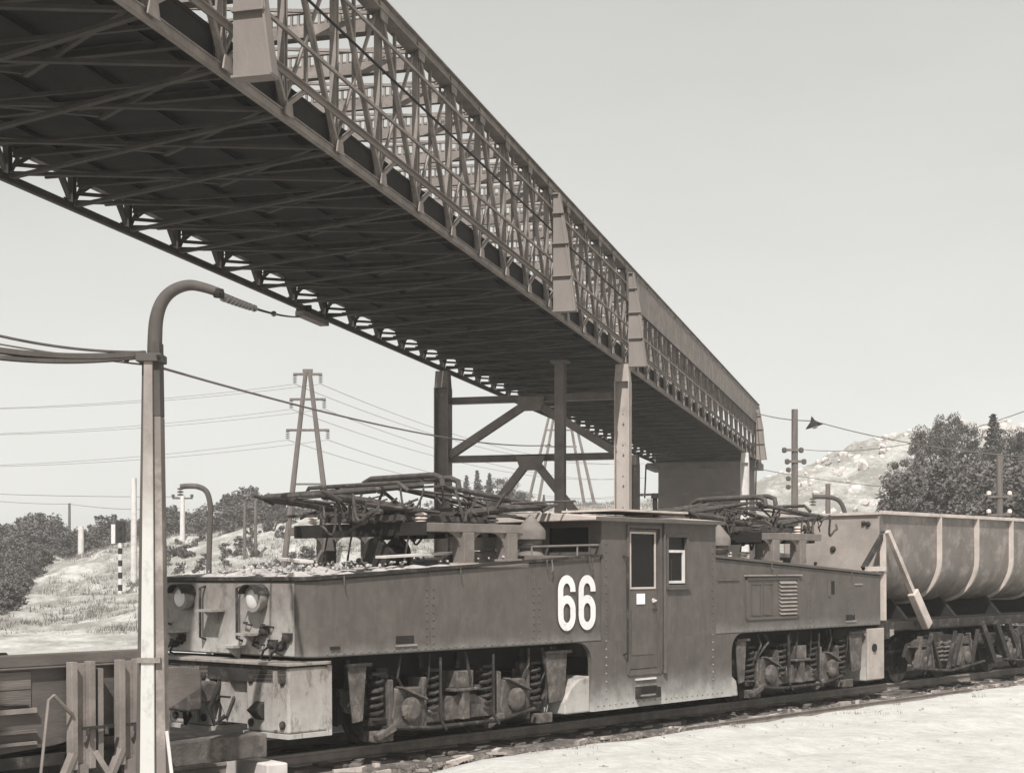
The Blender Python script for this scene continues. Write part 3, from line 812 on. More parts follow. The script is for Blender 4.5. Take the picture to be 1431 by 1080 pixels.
# step recess under the door, foot steps
sr_ = MB(); sr_.box(6.4, 6.95, -.1, -.021, .34, .37); sr_.box(6.4, 6.43, -.1, -.021, .37, .5); sr_.box(6.92, 6.95, -.1, -.021, .37, .5); sr_.build('step', M_under, loco)
MB().box(6.4, 6.95, -.024, -.0205, .4, .52).build('step_recess', M_dark, loco)
MB().box(6.4, 6.9, -.05, -.021, .62, .645).build('step', M_white, loco)
# sand boxes at the ends of the skirt
for t0, t1, bulge in ((4.78, 5.34, 1), (9.02, 9.3, 0)):
    sx = MB()
    if bulge: sx.prism([(t0, .22), (t1, .22), (t1, .75), (t0 + .3, .7), (t0 + .12, .58), (t0, .4)], .0, .5)
    else: sx.prism([(t0, .2), (t1, .2), (t1 - .05, .45), (t0, .6)], .05, .5)
    sx.build('sand_box', M_plough, loco, bevel=.02)
# numerals 66, painted plate-thin
def six(x0, w, z0, h, s):
    r = w / 2 - s / 2; cx = x0 + w / 2
    bowl_c = z0 + s / 2 + r * 1.15; ring = []
    rz = r * 1.15
    bh = 0.10 * h
    for i in range(33):                      # closed bowl: rounded slot
        a = 2 * PI * i / 32
        zz = rz * math.sin(a)
        ring.append((cx + r * math.cos(a), bowl_c + zz + (bh if zz > 0 else 0)))
    top_c = z0 + h - s / 2 - rz
    hook = [(cx - r, bowl_c)] + [(cx - r, top_c)] + [(cx + r * math.cos(a), top_c + rz * math.sin(a)) for a in [PI - PI * i / 12 for i in range(1, 13)]] + [(cx + r, top_c - .025)]
    return ring, hook
def ribbon(mb, path, s, y0, y1, closed):
    L, R = [], []
    k = len(path)
    for i, p in enumerate(path):
        if closed: a, b_ = path[(i - 1) % (k - 1)], path[(i + 1) % (k - 1)] if i < k - 1 else path[1]
        else: a, b_ = path[max(i - 1, 0)], path[min(i + 1, k - 1)]
        d = Vector((b_[0] - a[0], b_[1] - a[1])).normalized(); nn = Vector((-d.y, d.x)) * s / 2
        L.append((p[0] + nn.x, p[1] + nn.y)); R.append((p[0] - nn.x, p[1] - nn.y))
    for i in range(k - 1):
        q = [L[i], L[i + 1], R[i + 1], R[i]]
        mb.add([(x, y0, z) for x, z in q], [(0, 1, 2, 3)])
for x0 in (4.60, 5.06):
    ring, hook = six(x0, .39, 1.42, .80, .118)
    mb = MB(); ribbon(mb, ring, .118, -.0265, 0, True); ribbon(mb, hook, .118, -.0250, 0, False)
    mb.build('numeral_six', M_digit, loco, weld=True)
# hole covers and small fittings on the hood sides
for t, z in ((1.45, 1.36), (12.75, 1.36)):
    MB().box(t, t + .32, -.004, .02, z, z + .1).build('slot_opening', M_dark, loco)
    MB().box(t - .02, t + .36, -.02, -.0041, z - .035, z - .01).build('slot_lip', M_plough, loco)
MB().box(.35, .5, -.02, 0, 1.33, 1.37).build('bracket', M_dark, loco)
MB().box(12.2, 12.34, -.006, .02, 1.84, 2.08).build('slot_opening', M_dark, loco)
wf = MB().box(12.1, 12.2, -.014, 0, 1.8, 2.12); wf.build('slot_lip', M_hood, loco)
MB().box(13.05, 13.35, -.016, 0, 2.0, 2.03).build('bracket', M_plough, loco)
MB().box(8.62, 9.25, -.02, 0, 2.11, 2.14).build('bracket', M_hood, loco)
# access panel and louvre on the trailing hood
lp = MB(); x0, x1, z0, z1 = 9.45, 11.1, 1.45, 2.16
for aa in ((x0, x0 + .04, z0, z1), (x1 - .04, x1, z0, z1), (x0, x1, z1 - .04, z1), (x0, x1, z0, z0 + .04)): lp.box(aa[0], aa[1], -.022, 0, aa[2], aa[3])
panel = lp.build('access_panel', M_hood, loco)
MB().box(x0 - .05, x1 + .08, -.045, 0, z1 + .02, z1 + .045).build('drip_strip', M_plough, panel)
for sx in (9.62, 9.98):
    q = MB()
    for aa in ((sx, sx + .02, 1.52, 2.06), (sx + .28, sx + .3, 1.52, 2.06), (sx, sx + .3, 2.04, 2.06), (sx, sx + .3, 1.52, 1.54)): q.box(aa[0], aa[1], -.012, 0, aa[2], aa[3])
    q.build('panel_seam', M_hood, panel)
sl = MB().prism([(-.002, 0), (-.04, -.035), (-.04, -.028), (-.002, .012)], 10.48, 11.02, 'yz')
s0 = sl.build('louvre_slat', mat('slat_paint', .2, .7, .3, 4), panel, loc=(0, 0, 2.08))
for i in range(1, 9): dup(s0, panel, (0, 0, 2.08 - i * .066))
# coat hooks / lifting lugs hanging below hood roof edge
for t in (.55, 2.6, 4.35, 5.3, 10.2, 12.9):
    zt = Z_HF + (Z_HR - Z_HF) * (t if t < 7 else LL - t) / C0
    MB().tube([(t, -.035, zt + .03), (t, -.045, zt - .1), (t + .02, -.05, zt - .13)], .009, 6).build('roof_hook', M_box, loco)

# ---- front end fittings
def headlight(q):
    z = 1.95
    b = MB(); b.lathe([(.13, 0), (.155, -.05), (.165, -.12), (.165, -.14), (.145, -.145)], (-.014, q, z), 'x', 24)
    h = b.build('headlight', M_front, loco, smooth=True)
    MB().lathe([(.142, -.1), (.142, -.135), (.1, -.15), (.04, -.157)], (-.014, q, z), 'x', 24).build('lens', M_lens, h, smooth=True)
    v = MB()
    for i in range(14):
        a0 = math.radians(20 + 140 * i / 14); a1 = math.radians(20 + 140 * (i + 1) / 14)
        pts = []
        for x in (-.02, -.25):
            for a in (a0, a1):
                for r in (.172, .182): pts.append((x, q + r * math.cos(a), z + r * math.sin(a)))
        v.add(pts, [(0, 1, 3, 2), (4, 6, 7, 5), (1, 5, 7, 3), (0, 2, 6, 4), (0, 4, 5, 1), (2, 3, 7, 6)])
    v.build('visor', M_under, h)
for q in (.86, 2.36): headlight(q)
for q in (1.24, 2.0):
    MB().tube([(-.01, q, 2.1), (-.1, q, 2.08), (-.1, q, 1.45), (-.01, q, 1.42)], .017, 8).build('handrail', M_under, loco, smooth=True)
for q, z in ((1.75, 1.78), (1.3, 1.34), (.95, 1.5), (2.55, 1.5)):
    b = MB(); b.box(-.24, -.014, q - .16, q + .16, z, z + .03); b.prism([(-.22, z), (-.014, z), (-.014, z - .16)], q - .02, q + .02); b.build('foot_bracket', M_front, loco)
def coil(cx, cy, z0, z1, r, wr, turns, name, m_, parent):
    pts = [(cx + r * math.cos(2 * PI * i / 10), cy + r * math.sin(2 * PI * i / 10), z0 + (z1 - z0) * i / (10 * turns)) for i in range(int(10 * turns) + 1)]
    return MB().tube(pts, wr, 6).build(name, m_, parent, smooth=True)
# coupling sockets and hoses hanging on the front
for q in (.78, .62, .46, .34, 2.65, 2.5):
    zq_ = 1.46 + .12 * math.sin(q * 9)
    b = MB(); b.lathe([(.045, 0), (.05, -.05), (.03, -.09)], (-.014, q, zq_), 'x', 12); b.box(-.05, -.014, q - .08, q + .08, zq_ - .02, zq_ + .07)
    so2 = b.build('socket', M_under, loco)
    MB().tube([(-.08, q, zq_), (-.15, q + .03, zq_ - .06), (-.13, q + .11, zq_ - .16), (-.07, q + .05, zq_ - .2)], .015, 7).build('hose', M_dark, so2, smooth=True)
for q, z, ln in ((.62, 1.6, .18), (.8, 1.38, .12), (.45, 1.33, .1), (1.05, 1.62, .09), (2.75, 1.6, .15), (2.5, 1.35, .12)):
    MB().tube([(-.014, q, z), (-.07, q, z + .01), (-.07, q + ln, z + .03), (-.014, q + ln, z + .03)], .012, 6).build('grab_iron', M_under, loco, smooth=True)
for q in ():
    pass
# footplate and buffer boxes
MB().box(-.34, .35, -.03, LW + .03, 1.16, 1.2).build('footplate', M_plough, loco, bevel=.008)
MB().box(-.3, .1, .05, LW - .05, .95, 1.155).build('buffer_beam', M_under, loco)
for q0, q1 in ((0.0, .8), (1.55, 2.4)):
    pb = MB(); pb.prism([(-.3, .36), (.32, .36), (.32, 1.14), (-.3, 1.14)], q0, q1); bx2 = pb.build('plough_box', M_plough, loco, bevel=.025)
    MB().box(-.33, .35, q0 - .03, q1 + .03, .3, .355).build('box_flange', M_plough, bx2)
    MB().box(-.34, -.301, q0 + .2, q0 + .24, .4, 1.1).build('box_stiffener', M_plough, bx2)
    for zz in (.46, .98):
        for qq in (.1, .7): MB().lathe([(.05, 0), (.05, -.02), (.03, -.035)], (-.301, q0 + qq, zz), 'x', 12).build('bolt_head', M_under, bx2)
    MB().prism([(-.44, .62), (-.301, .72), (-.301, .5)], q0 + .45, q0 + .62).build('lifting_lug', M_under, bx2)
for q in (0.0,):
    MB().box(.3, .36, -.02, .03, .3, 1.15).build('corner_strip', M_plough, loco)
# coupler
b = MB(); b.box(-.2, .2, .82, 1.53, .42, 1.1); b.build('coupler_pocket', M_plough, loco)
b = MB(); b.box(-.62, -.2, 1.43, 1.67, .66, .92); b.prism([(1.3, .58), (1.8, .58), (1.8, 1.0), (1.3, 1.0)], -.8, -.58, 'yz'); b.build('coupler', M_box, loco, bevel=.03)
b = MB(); b.box(-.28, -.2, 1.15, 1.4, .75, 1.1); b.prism([(1.12, .75), (1.42, .75), (1.27, .5)], -.26, -.22, 'yz'); b.build('coupler_bracket', M_plough, loco)
b = MB(); b.tube([(-.25, 1.35, .95), (-.45, 1.34, .6), (-.4, 1.3, .4), (-.28, 1.25, .5)], .03, 8); b.build('brake_hose', M_dark, loco, smooth=True)
b = MB(); b.tube([(-.25, 1.85, .95), (-.45, 1.86, .55), (-.4, 1.9, .38), (-.28, 1.95, .5)], .03, 8); b.build('brake_hose', M_dark, loco, smooth=True)
# rear end plate and coupler
MB().box(LL - .62, LL - .02, .04, LW - .04, .2, 1.16).build('end_box', M_plough, loco, bevel=.02)
MB().box(LL - .64, LL - .02, -.0, .04, .22, 1.18).build('end_plate', mat('end_plate_paint', .3, .7, .25, 2, second=.42), loco, bevel=.01)
b = MB(); b.tube([(LL - .42, .002, .82), (LL - .42, -.03, .82)], .075, 14); b.build('plate_hole', M_dark, loco)
b = MB(); b.box(LL, LL + .45, 1.4, 1.7, .66, .92); b.build('coupler', M_under, loco)
b = MB(); b.prism([(LL, .85), (LL + .75, 1.02), (LL + .75, 1.12), (LL, 1.05)], .2, .9); b.build('end_step', M_plough, loco)

# ---- bogies
def bogie(tc, idx):
    wb = 1.02
    root_parts = []
    fr = MB()
    for q in (.36, LW - .44):
        fr.prism([(tc - 2.0, .62), (tc - 1.9, .5), (tc - .45, .36), (tc + .45, .36), (tc + 1.9, .5), (tc + 2.0, .62), (tc + 2.0, .78), (tc + .55, .7), (tc - .55, .7), (tc - 2.0, .78)], q, q + .08)
    fr.box(tc - .3, tc + .3, .3, LW - .3, .45, .95); fr.box(tc - 2, tc - 1.9, .4, LW - .4, .55, .8); fr.box(tc + 1.9, tc + 2, .4, LW - .4, .55, .8)
    bg_ = fr.build('bogie', M_under, loco)
    for ax in (-wb, wb):
        for q, s in ((CEN - .75, -1), (CEN + .75, 1)):
            w = MB(); w.lathe([(.06, s * -.09), (.53, s * -.09), (.535, s * -.03), (.5, s * -.02), (.5, s * .06), (.44, s * .07), (.4, s * .04), (.14, s * .05), (.13, s * .1), (.05, s * .1)], (tc + ax, q, .5), 'y', 32)
            w.build('wheel', M_under, bg_, smooth=True)
        MB().tube([(tc + ax, .3, .5), (tc + ax, LW - .3, .5)], .08, 12).build('axle', M_dark, bg_)
        for q, s in ((.12, -1), (LW - .12, 1)):
            y0, y1 = sorted((q, q - s * .3))
            a = MB(); a.prism([(tc + ax - .24, .26), (tc + ax + .24, .26), (tc + ax + .3, .4), (tc + ax + .22, .78), (tc + ax - .22, .78), (tc + ax - .3, .4)], y0, y1)
            a.lathe([(.17, 0), (.17, s * .05), (.12, s * .08)], (tc + ax, q, .5), 'y', 16)
            a.box(tc + ax - .34, tc + ax - .26, y0 + .02, y1, .2, .9); a.box(tc + ax + .26, tc + ax + .34, y0 + .02, y1, .2, .9)
            a.build('axlebox', M_box, bg_, bevel=.015)
            for sx in (-.5, .5):
                sp = coil(tc + ax + sx, q - s * .1, .42, .95, .085, .026, 5.5, 'spring', M_under, bg_)
            b = MB(); b.box(tc + ax - .64, tc + ax + .64, y0 + .06, y1 - .06, .33, .4); b.lathe([(.12, .4), (.12, .43)], (tc + ax - .5, q - s * .1, 0)); b.lathe([(.12, .4), (.12, .43)], (tc + ax + .5, q - s * .1, 0))
            b.build('spring_seat', M_under, bg_)
            for sx in (-.5, .5): MB().box(tc + ax + sx - .12, tc + ax + sx + .12, y0 + .03, y1, .96, 1.0).build('spring_cap', M_under, bg_)
        # brake shoes and hangers
        for sx in (-.72, .72):
            sg = 1 if sx > 0 else -1
            b = MB(); b.prism([(tc + ax + sx - .04, .3), (tc + ax + sx + .06, .34), (tc + ax + sx + .06, .72), (tc + ax + sx - .04, .76)], .66, .78); b.bar((tc + ax + sx, .6, .5), (tc + ax + sx * .9, .6, 1.15), .05, .07)
            b.build('brake_shoe', M_under, bg_)
    # plate hangers (tapered guard plates), centre bolster details
    for t0, t1 in ((tc - 2.12, tc - 1.82), (tc + 1.62, tc + 2.08)):
        b = MB(); b.prism([(t0, 1.1), (t1, 1.1), (t1 - .06, .42), (t0 + .08, .4)], .06, .09); b.build('guard_plate', M_box, bg_, bevel=.006)
        MB().box(t0 - .03, t1 + .06, .02, .12, 1.1, 1.14).build('guard_bracket', M_under, bg_)
    b = MB(); b.box(tc - .16, tc + .16, .1, .4, .72, .95); b.box(tc - .24, tc + .24, .06, .4, .68, .72); b.box(tc - .07, tc + .07, .08, .2, .3, .68); b.build('side_bearer', M_box, bg_, bevel=.01)
    b = MB(); b.tube([(tc - 1.5, .1, .3), (tc - .7, .06, .24), (tc + .6, .06, .24), (tc + 1.4, .1, .34)], .03, 8); b.build('brake_rod', M_under, bg_, smooth=True)
    for tt in (-.52, .5):
        b = MB(); b.tube([(tc + tt, .05, 1.15), (tc + tt, .05, .35), (tc + tt + .06, .0, .2)], .02, 6); b.build('sand_pipe', M_under, bg_, smooth=True)
    for tt in (-1.62, 1.5):
        b = MB(); b.box(tc + tt, tc + tt + .3, .1, .35, .12, .26); b.build('rail_guard', M_box, bg_, bevel=.01)
def bogie_extras(tc, sd):
    rn = random.Random(sd)
    root_ = [o for o in loco.children if o.name.startswith('bogie')][sd]
    MB().prism([(tc - .7, .3), (tc + .7, .3), (tc + .62, .46), (tc + .25, .62), (tc - .25, .62), (tc - .62, .46)], .16, .24).build('equaliser', M_box, root_, bevel=.01)
    for k in range(9):
        x_ = tc + rn.uniform(-1.9, 1.9); z_ = rn.uniform(.75, 1.05)
        MB().tube([(x_, .12, 1.2), (x_ + rn.uniform(-.15, .15), .1, z_), (x_ + rn.uniform(-.3, .3), .16, z_ - rn.uniform(.2, .5))], rn.choice((.012, .018, .026)), 6).build('hose', M_under, root_, smooth=True)
    for k in range(6):
        x_ = tc + rn.uniform(-1.8, 1.7); z_ = rn.uniform(.3, .85); w_ = rn.uniform(.08, .22)
        MB().box(x_, x_ + w_, .24, .34, z_, z_ + rn.uniform(.06, .2)).build('bracket', rn.choice((M_box, M_under)), root_, bevel=.01)
    for ax in (-1.02, 1.02):
        MB().bar((tc + ax - .2, .105, .8), (tc + ax + .26, .105, .62), .03, .14, (0, 1, 0)).build('axlebox_lid', M_box, root_, bevel=.01)
        MB().bar((tc + ax - .62, .09, .18), (tc + ax - .3, .09, .3), .1, .1, (0, 1, 0)).build('scotch_block', M_box, root_, bevel=.02)
bogie(2.82, 0); bogie(LL - 2.82, 1)
bogie_extras(2.82, 0); bogie_extras(LL - 2.82, 1)
MB().box(0.4, LL - .7, .7, LW - .7, .9, Z_HB - .01).build('main_frame', M_dark, loco)
MB().box(A0 + .2, A1 - .2, .2, LW - .2, .35, 1.0).build('equipment_box', M_dark, loco)

# ---- pantograph platforms, pantographs
def platform(mirror):
    def X(t): return LL - t if mirror else t
    zp = 2.80
    x0, x1 = sorted((X(2.2), X(3.95)))
    def topz(t): return Z_HF + (Z_HR - Z_HF) * t / C0 + .04
    b = MB()
    b.box(x0, x1, .06, .2, zp, zp + .12); MBfar = MB().box(x0, x1, LW - .2, LW - .06, zp, zp + .12)
    pf = b.build('pantograph_platform', M_tower, loco, bevel=.008)
    MBfar.build('side_beam', M_tower, pf, bevel=.008)
    for t in (2.2, 3.81): xa, xb = sorted((X(t), X(t + .14))); MB().box(xa, xb, .201, LW - .201, zp - .04, zp + .14).build('end_beam', M_dark, pf)
    for t in (2.85, 3.72):
        for q in (.04, LW - .26):
            p = MB(); xa, xb = sorted((X(t - .1), X(t + .1))); p.box(xa, xb, q, q + .22, topz(t), zp); p.build('leg', M_tower, pf, bevel=.01)
            MB().box(xa - .06, xb + .06, q - .02, q + .26, topz(t) , topz(t) + .03).build('foot', M_plough, pf)
            cx = X(t)
            # curved gusset between leg and beam
            for side in (-1, 1):
                xx = cx + side * .1; pl = [(xx, zp), (xx + side * .26, zp)] + [(xx + side * (.26 - .26 * math.sin(a)), zp - .26 + .26 * math.cos(a)) for a in [PI / 2 * i / 6 for i in range(1, 7)]]
                MB().prism(pl, q + .06, q + .09).build('gusset', M_tower, pf)
    d = MB(); xa, xb = sorted((X(2.28), X(3.8))); 
    for i in range(7): MB().box(xa, xb, .35 + i * .36, .55 + i * .36, zp + .02, zp + .06).build('platform_slat', M_dark, pf)
    back = MB(); xa, xb = sorted((X(2.95), X(3.62))); back.box(xa, xb, .5, .55, topz(3.0), zp - .05); back.build('shield_plate', M_tower, pf)
    ins = []
    for t in (2.35, 3.75):
        for q in (.45, LW - .45):
            b = MB(); zz = zp + .12
            for k_ in range(3): b.lathe([(.04, k_ * .05), (.085, k_ * .05 + .01), (.085, k_ * .05 + .025), (.04, k_ * .05 + .045)], (X(t), q, zz), 'z', 12)
            b.build('insulator', M_ceram if (t < 3) else M_darkcer, pf, smooth=True)
    return zp
def pantograph(mirror, jig):
    rnd = random.Random(5 + jig)
    def X(t): return LL - t if mirror else t
    zb = 3.0; tc = 3.05
    b = MB()
    q0, q1 = .68, 2.08
    for q in (q0, q1): b.bar((X(2.1), q, zb), (X(4.0), q, zb), .07, .08)
    for t in (2.15, 2.6, 3.5, 3.95): b.bar((X(t), q0, zb), (X(t), q1, zb), .06, .07)
    pg = b.build('pantograph', M_panto, loco)
    kn = {}
    for t, tk, zk in ((2.62, .95, 3.27), (3.48, 5.3, 3.24)):
        MB().tube([(X(t), q0 - .05, zb + .08), (X(t), q1 + .05, zb + .08)], .055, 10).build('main_shaft', M_panto, pg, smooth=True)
        for q in (q0 + .12, q1 - .12):
            MB().tube([(X(t), q, zb + .08), (X((t + tk) / 2), q + .02, (zb + zk) / 2 + .06), (X(tk), q, zk)], [.065, .055, .045], 8).build('lower_arm', M_panto, pg, smooth=True)
            MB().tube([(X(t), q, zb + .14), (X((t + tk) / 2), q + .1, (zb + zk) / 2 + .03), (X(tk), q + .04, zk - .05)], .014, 6).build('stay_rod', M_panto, pg, smooth=True)
        MB().tube([(X(tk), q0, zk), (X(tk), q1, zk)], .032, 8).build('knee_shaft', M_panto, pg, smooth=True)
        # cross stays between the arms
        MB().tube([(X(tk + (t - tk) * .12), q0 + .14, zk - .0), (X(t + (tk - t) * .12), q1 - .14, zb + .1)], .022, 6).build('cross_stay', M_panto, pg)
        MB().tube([(X(tk + (t - tk) * .12), q1 - .14, zk - .0), (X(t + (tk - t) * .12), q0 + .14, zb + .12)], .022, 6).build('cross_stay', M_panto, pg)
        th = tc + (-.16 if tk < 3 else .16)
        for q, qh in ((q0 + .1, q0 + .3), (q1 - .1, q1 - .3)):
            MB().tube([(X(tk), q, zk), (X(th), qh, 3.47)], [.044, .034], 8).build('upper_arm', M_panto, pg, smooth=True)
        MB().tube([(X(tk), q0 + .2, zk + .01), (X(th), q1 - .3, 3.47)], .02, 6).build('upper_stay', M_panto, pg)
        MB().tube([(X(tk), q1 - .2, zk + .01), (X(th), q0 + .3, 3.47)], .02, 6).build('upper_stay', M_panto, pg)
        # knee springs / links and horns
        for q in (q0 + .02, q1 - .02):
            MB().tube([(X(tk - .14 if tk < 3 else tk + .14), q, zk + .03), (X(tk), q, zk), (X(tk + .2 if tk < 3 else tk - .2), q, zk - .08)], .026, 7).build('knee_link', M_panto, pg, smooth=True)
        # collector bow
        zz = 3.60 if tk < 3 else 3.57
        MB().tube([(X(th), q0 - .1, zz - .16), (X(th), q0 - .08, zz - .05), (X(th), q0 + .06, zz), (X(th), q1 - .06, zz), (X(th), q1 + .08, zz - .05), (X(th), q1 + .1, zz - .16)], .042, 8).build('collector_bow', M_panto, pg, smooth=True)
        MB().bar((X(th), q0 + .1, zz - .1), (X(th), q1 - .1, zz - .1), .05, .03).build('contact_strip', M_panto, pg)
        for q in (q0 + .3, q1 - .3): MB().tube([(X(th), q, 3.45), (X(th), q, zz)], .02, 6).build('bow_post', M_panto, pg)
    # side collector for the loading track: an extra low bow carried forward
    MB().tube([(X(2.05), q0 - .3, 3.34), (X(2.0), q0 - .15, 3.45), (X(2.0), q1 + .25, 3.45), (X(2.05), q1 + .4, 3.34)], .03, 8).build('collector_bow', M_panto, pg, smooth=True)
    for q in (q0 + .3, q1 - .3): MB().tube([(X(2.0), q, 3.45), (X(2.6), q, 3.1)], .024, 6).build('bow_arm', M_panto, pg, smooth=True)
    for k_ in range(8):
        t_ = 1.5 + k_ * .38; MB().bar((X(t_), q0 - .15 + rnd.uniform(-.2, .2), 3.02 + .04 * (k_ % 3)), (X(t_ + rnd.uniform(-.1, .1)), q1 + rnd.uniform(-.1, .3), 3.04 + .05 * (k_ % 2)), .05, .04).build('cross_bar', M_panto, pg)
    for k_ in range(12):
        t_ = rnd.uniform(1.0, 4.4); q_ = rnd.uniform(q0 - .1, q1 + .1); ln = rnd.uniform(.5, 1.3)
        MB().tube([(X(t_), q_, rnd.uniform(3.0, 3.3)), (X(t_ + ln), q_ + rnd.uniform(-.3, .3), rnd.uniform(2.98, 3.4))], rnd.choice((.012, .018, .026)), 6).build('linkage_rod', M_panto, pg)
    # springs
    for q in (1.1, 1.5, 1.9):
        t0, t1 = 2.65, 3.4
        pts = [(X(t0 + (t1 - t0) * i / 60), q + .04 * math.cos(i * 1.0), zb + .06 + .04 * math.sin(i * 1.0)) for i in range(61)]
        MB().tube(pts, .011, 5).build('tension_spring', M_panto, pg, smooth=True)
    # slack cables looped about the frame
    for k_ in range(40):
        t0 = rnd.uniform(1.2, 4.3); q = rnd.uniform(.3, 2.4); z = rnd.uniform(2.98, 3.42)
        pts = []; dt, dq, sag = rnd.uniform(-.5, .5), rnd.uniform(-.5, .5), rnd.uniform(.1, .38)
        for i in range(13):
            u = i / 12; pts.append((X(t0 + dt * u), q + dq * u + .05 * math.sin(6 * u), z + .06 * math.sin(9 * u + k_) - sag * 4 * u * (1 - u)))
        MB().tube(pts, rnd.choice((.011, .016, .022)), 5).build('slack_cable', M_panto, pg, smooth=True)
    for k_ in range(4):
        t0 = rnd.uniform(2.2, 2.5); q = .5 + k_ * .6; z = 2.85
        pts = [(X(t0 - .1 * math.sin(u * 3)), q + .25 * u, z - .42 * u + .12 * math.sin(7 * u)) for u in [i / 10 for i in range(11)]]
        MB().tube(pts, .014, 6).build('jumper_cable', M_panto, pg, smooth=True)
    # motor / air cylinder
    b = MB(); b.lathe([(.05, 0), (.13, .03), (.13, .62), (.05, .65)], (X(3.05) - .3, 2.2, zb + .02), 'x', 14); b.build('air_cylinder', M_panto, pg, smooth=True)
platform(False); platform(True)
pantograph(False, 0); pantograph(True, 1)
# things on the hood roofs: conical ventilator, cable drum, boards, handrail along the cab front
def ventilator(t, q, z, r=.26):
    b = MB(); b.lathe([(r * .75, 0), (r * .75, .3), (r * .95, .34), (r * .95, .36)], (t, q, z), 'z', 20); v = b.build('ventilator', M_tower, loco, smooth=True)
    for k_ in range(2): MB().lathe([(r * .76, .08 + k_ * .11), (r * .9, .06 + k_ * .11), (r * .76, .12 + k_ * .11)], (t, q, z), 'z', 20).build('louvre_ring', M_dark if k_ else M_tower, v, smooth=True)
    MB().lathe([(r, .3), (r * 1.0, .42), (r * .9, .46), (.02, .66)], (t, q, z), 'z', 20).build('ventilator_cap', M_tower, v, smooth=True)
ventilator(4.75, .62, 2.44, .22)
ventilator(LL - 4.5, .7, 2.40, .2)
b = MB(); b.lathe([(.1, 0), (.24, 0), (.24, .06), (.14, .06), (.14, .4), (.24, .4), (.24, .46), (.1, .46)], (2.1, 1.1, 2.5), 'x', 18); b.build('cable_drum', M_under, loco, smooth=True)
b = MB(); b.tube([(3.0, .35, 2.42), (3.65, .35, 2.46)], .11, 12); b.build('air_reservoir', M_box, loco, smooth=True)
b = MB(); b.tube([(11.0, .5, 2.5), (11.9, .5, 2.44)], .11, 12); b.build('air_reservoir', M_box, loco, smooth=True)
for k_ in range(5):
    b = MB(); xx = LL - 4.2 + k_ * .28
    for j in range(3): b.lathe([(.03, j * .05), (.07, j * .05 + .01), (.07, j * .05 + .03), (.03, j * .05 + .045)], (xx, .8 + .1 * (k_ % 2), 2.46), 'z', 10)
    b.build('insulator', M_ceram, loco, smooth=True)
b = MB(); b.tube([(4.1, .03, 2.62), (5.6, .03, 2.66)], .018, 6); b.tube([(4.1, .03, 2.45), (4.1, .03, 2.62)], .015, 6); b.tube([(5.1, .03, 2.48), (5.1, .03, 2.65)], .015, 6); b.build('hood_railing', M_tower, loco, smooth=True)
MB().box(4.0, C0 - .02, .0, .08, 2.42, 2.5).build('hood_cornice', M_tower, loco)
for t, z in ((4.45, 2.3), (5.35, 2.34)): MB().tube([(t, -.04, z + .14), (t, -.06, z), (t - .03, -.06, z - .05)], .012, 6).build('lamp_hook', M_box, loco)
MB().box(2.5, 4.0, -.0, .06, 2.335, 2.385).build('hood_board', M_roof, loco)

# sand heap and rubble lying on the leading hood
hb = MB(); NX, NY = 50, 24
def hooktop(t): return Z_HF + (Z_HR - Z_HF) * t / C0 + .045
for j in range(NY + 1):
    for i in range(NX + 1):
        t = .02 + 2.9 * i / NX; q = .02 + (LW - .04) * j / NY
        e = smooth(0, .25, t) * smooth(2.92, 2.1, t) * smooth(0, .18, q) * smooth(LW, LW - .18, q)
        hb.v.append((t, q, hooktop(t) - .01 + e * (-.01 + .09 * abs(noise.noise((t * 2.2, q * 2.2, 4))) + .04 * abs(noise.noise((t * 7, q * 7, 1))))))
for j in range(NY):
    for i in range(NX): hb.f.append((j*(NX+1)+i, j*(NX+1)+i+1, (j+1)*(NX+1)+i+1, (j+1)*(NX+1)+i))
o = hb.build('sand_heap', M_sand, smooth=True); o.location = TO; o.rotation_euler = TROT
tag(o, 'layer of pale spilled sand on top of the leading hood', 'sand', kind='stuff')
def rub():
    t = random.uniform(.1, 3.9); return (t, random.uniform(.05, 2.9), hooktop(t) + .06)
o = stones_mesh(170, rub, .012, .05).build('rubble', M_sand); o.location = TO; o.rotation_euler = TROT
tag(o, 'pale stones and clods scattered on the leading hood roof', 'rubble', kind='stuff')
for k_, (t, q, a, ln, lab) in enumerate(((1.5, .35, .06, 1.9, 'pale weathered plank lying along the near edge of the sand covered hood'), (.4, .5, 1.2, .9, 'short plank end poking from the sand at the hood front'))):
    p = MB().box(0, ln, -.09, .09, 0, .035); o = p.build('loose_plank', M_conc, bevel=.004)
    loc = TO + TD * t + TN * q; o.location = (loc.x, loc.y, hooktop(t) + .15 + GRADE * t); o.rotation_euler = (0, -.05, TROT[2] + a)
    tag(o, lab, 'plank')

# ------------------------------------------------------------------ low wagon in front of the locomotive (left edge)
lw = empty('low_sided_wagon', TO, TROT)
tag(lw, 'low dark steel sided wagon with stanchions at the lower left, ahead of the locomotive', 'wagon')
TE = -1.55
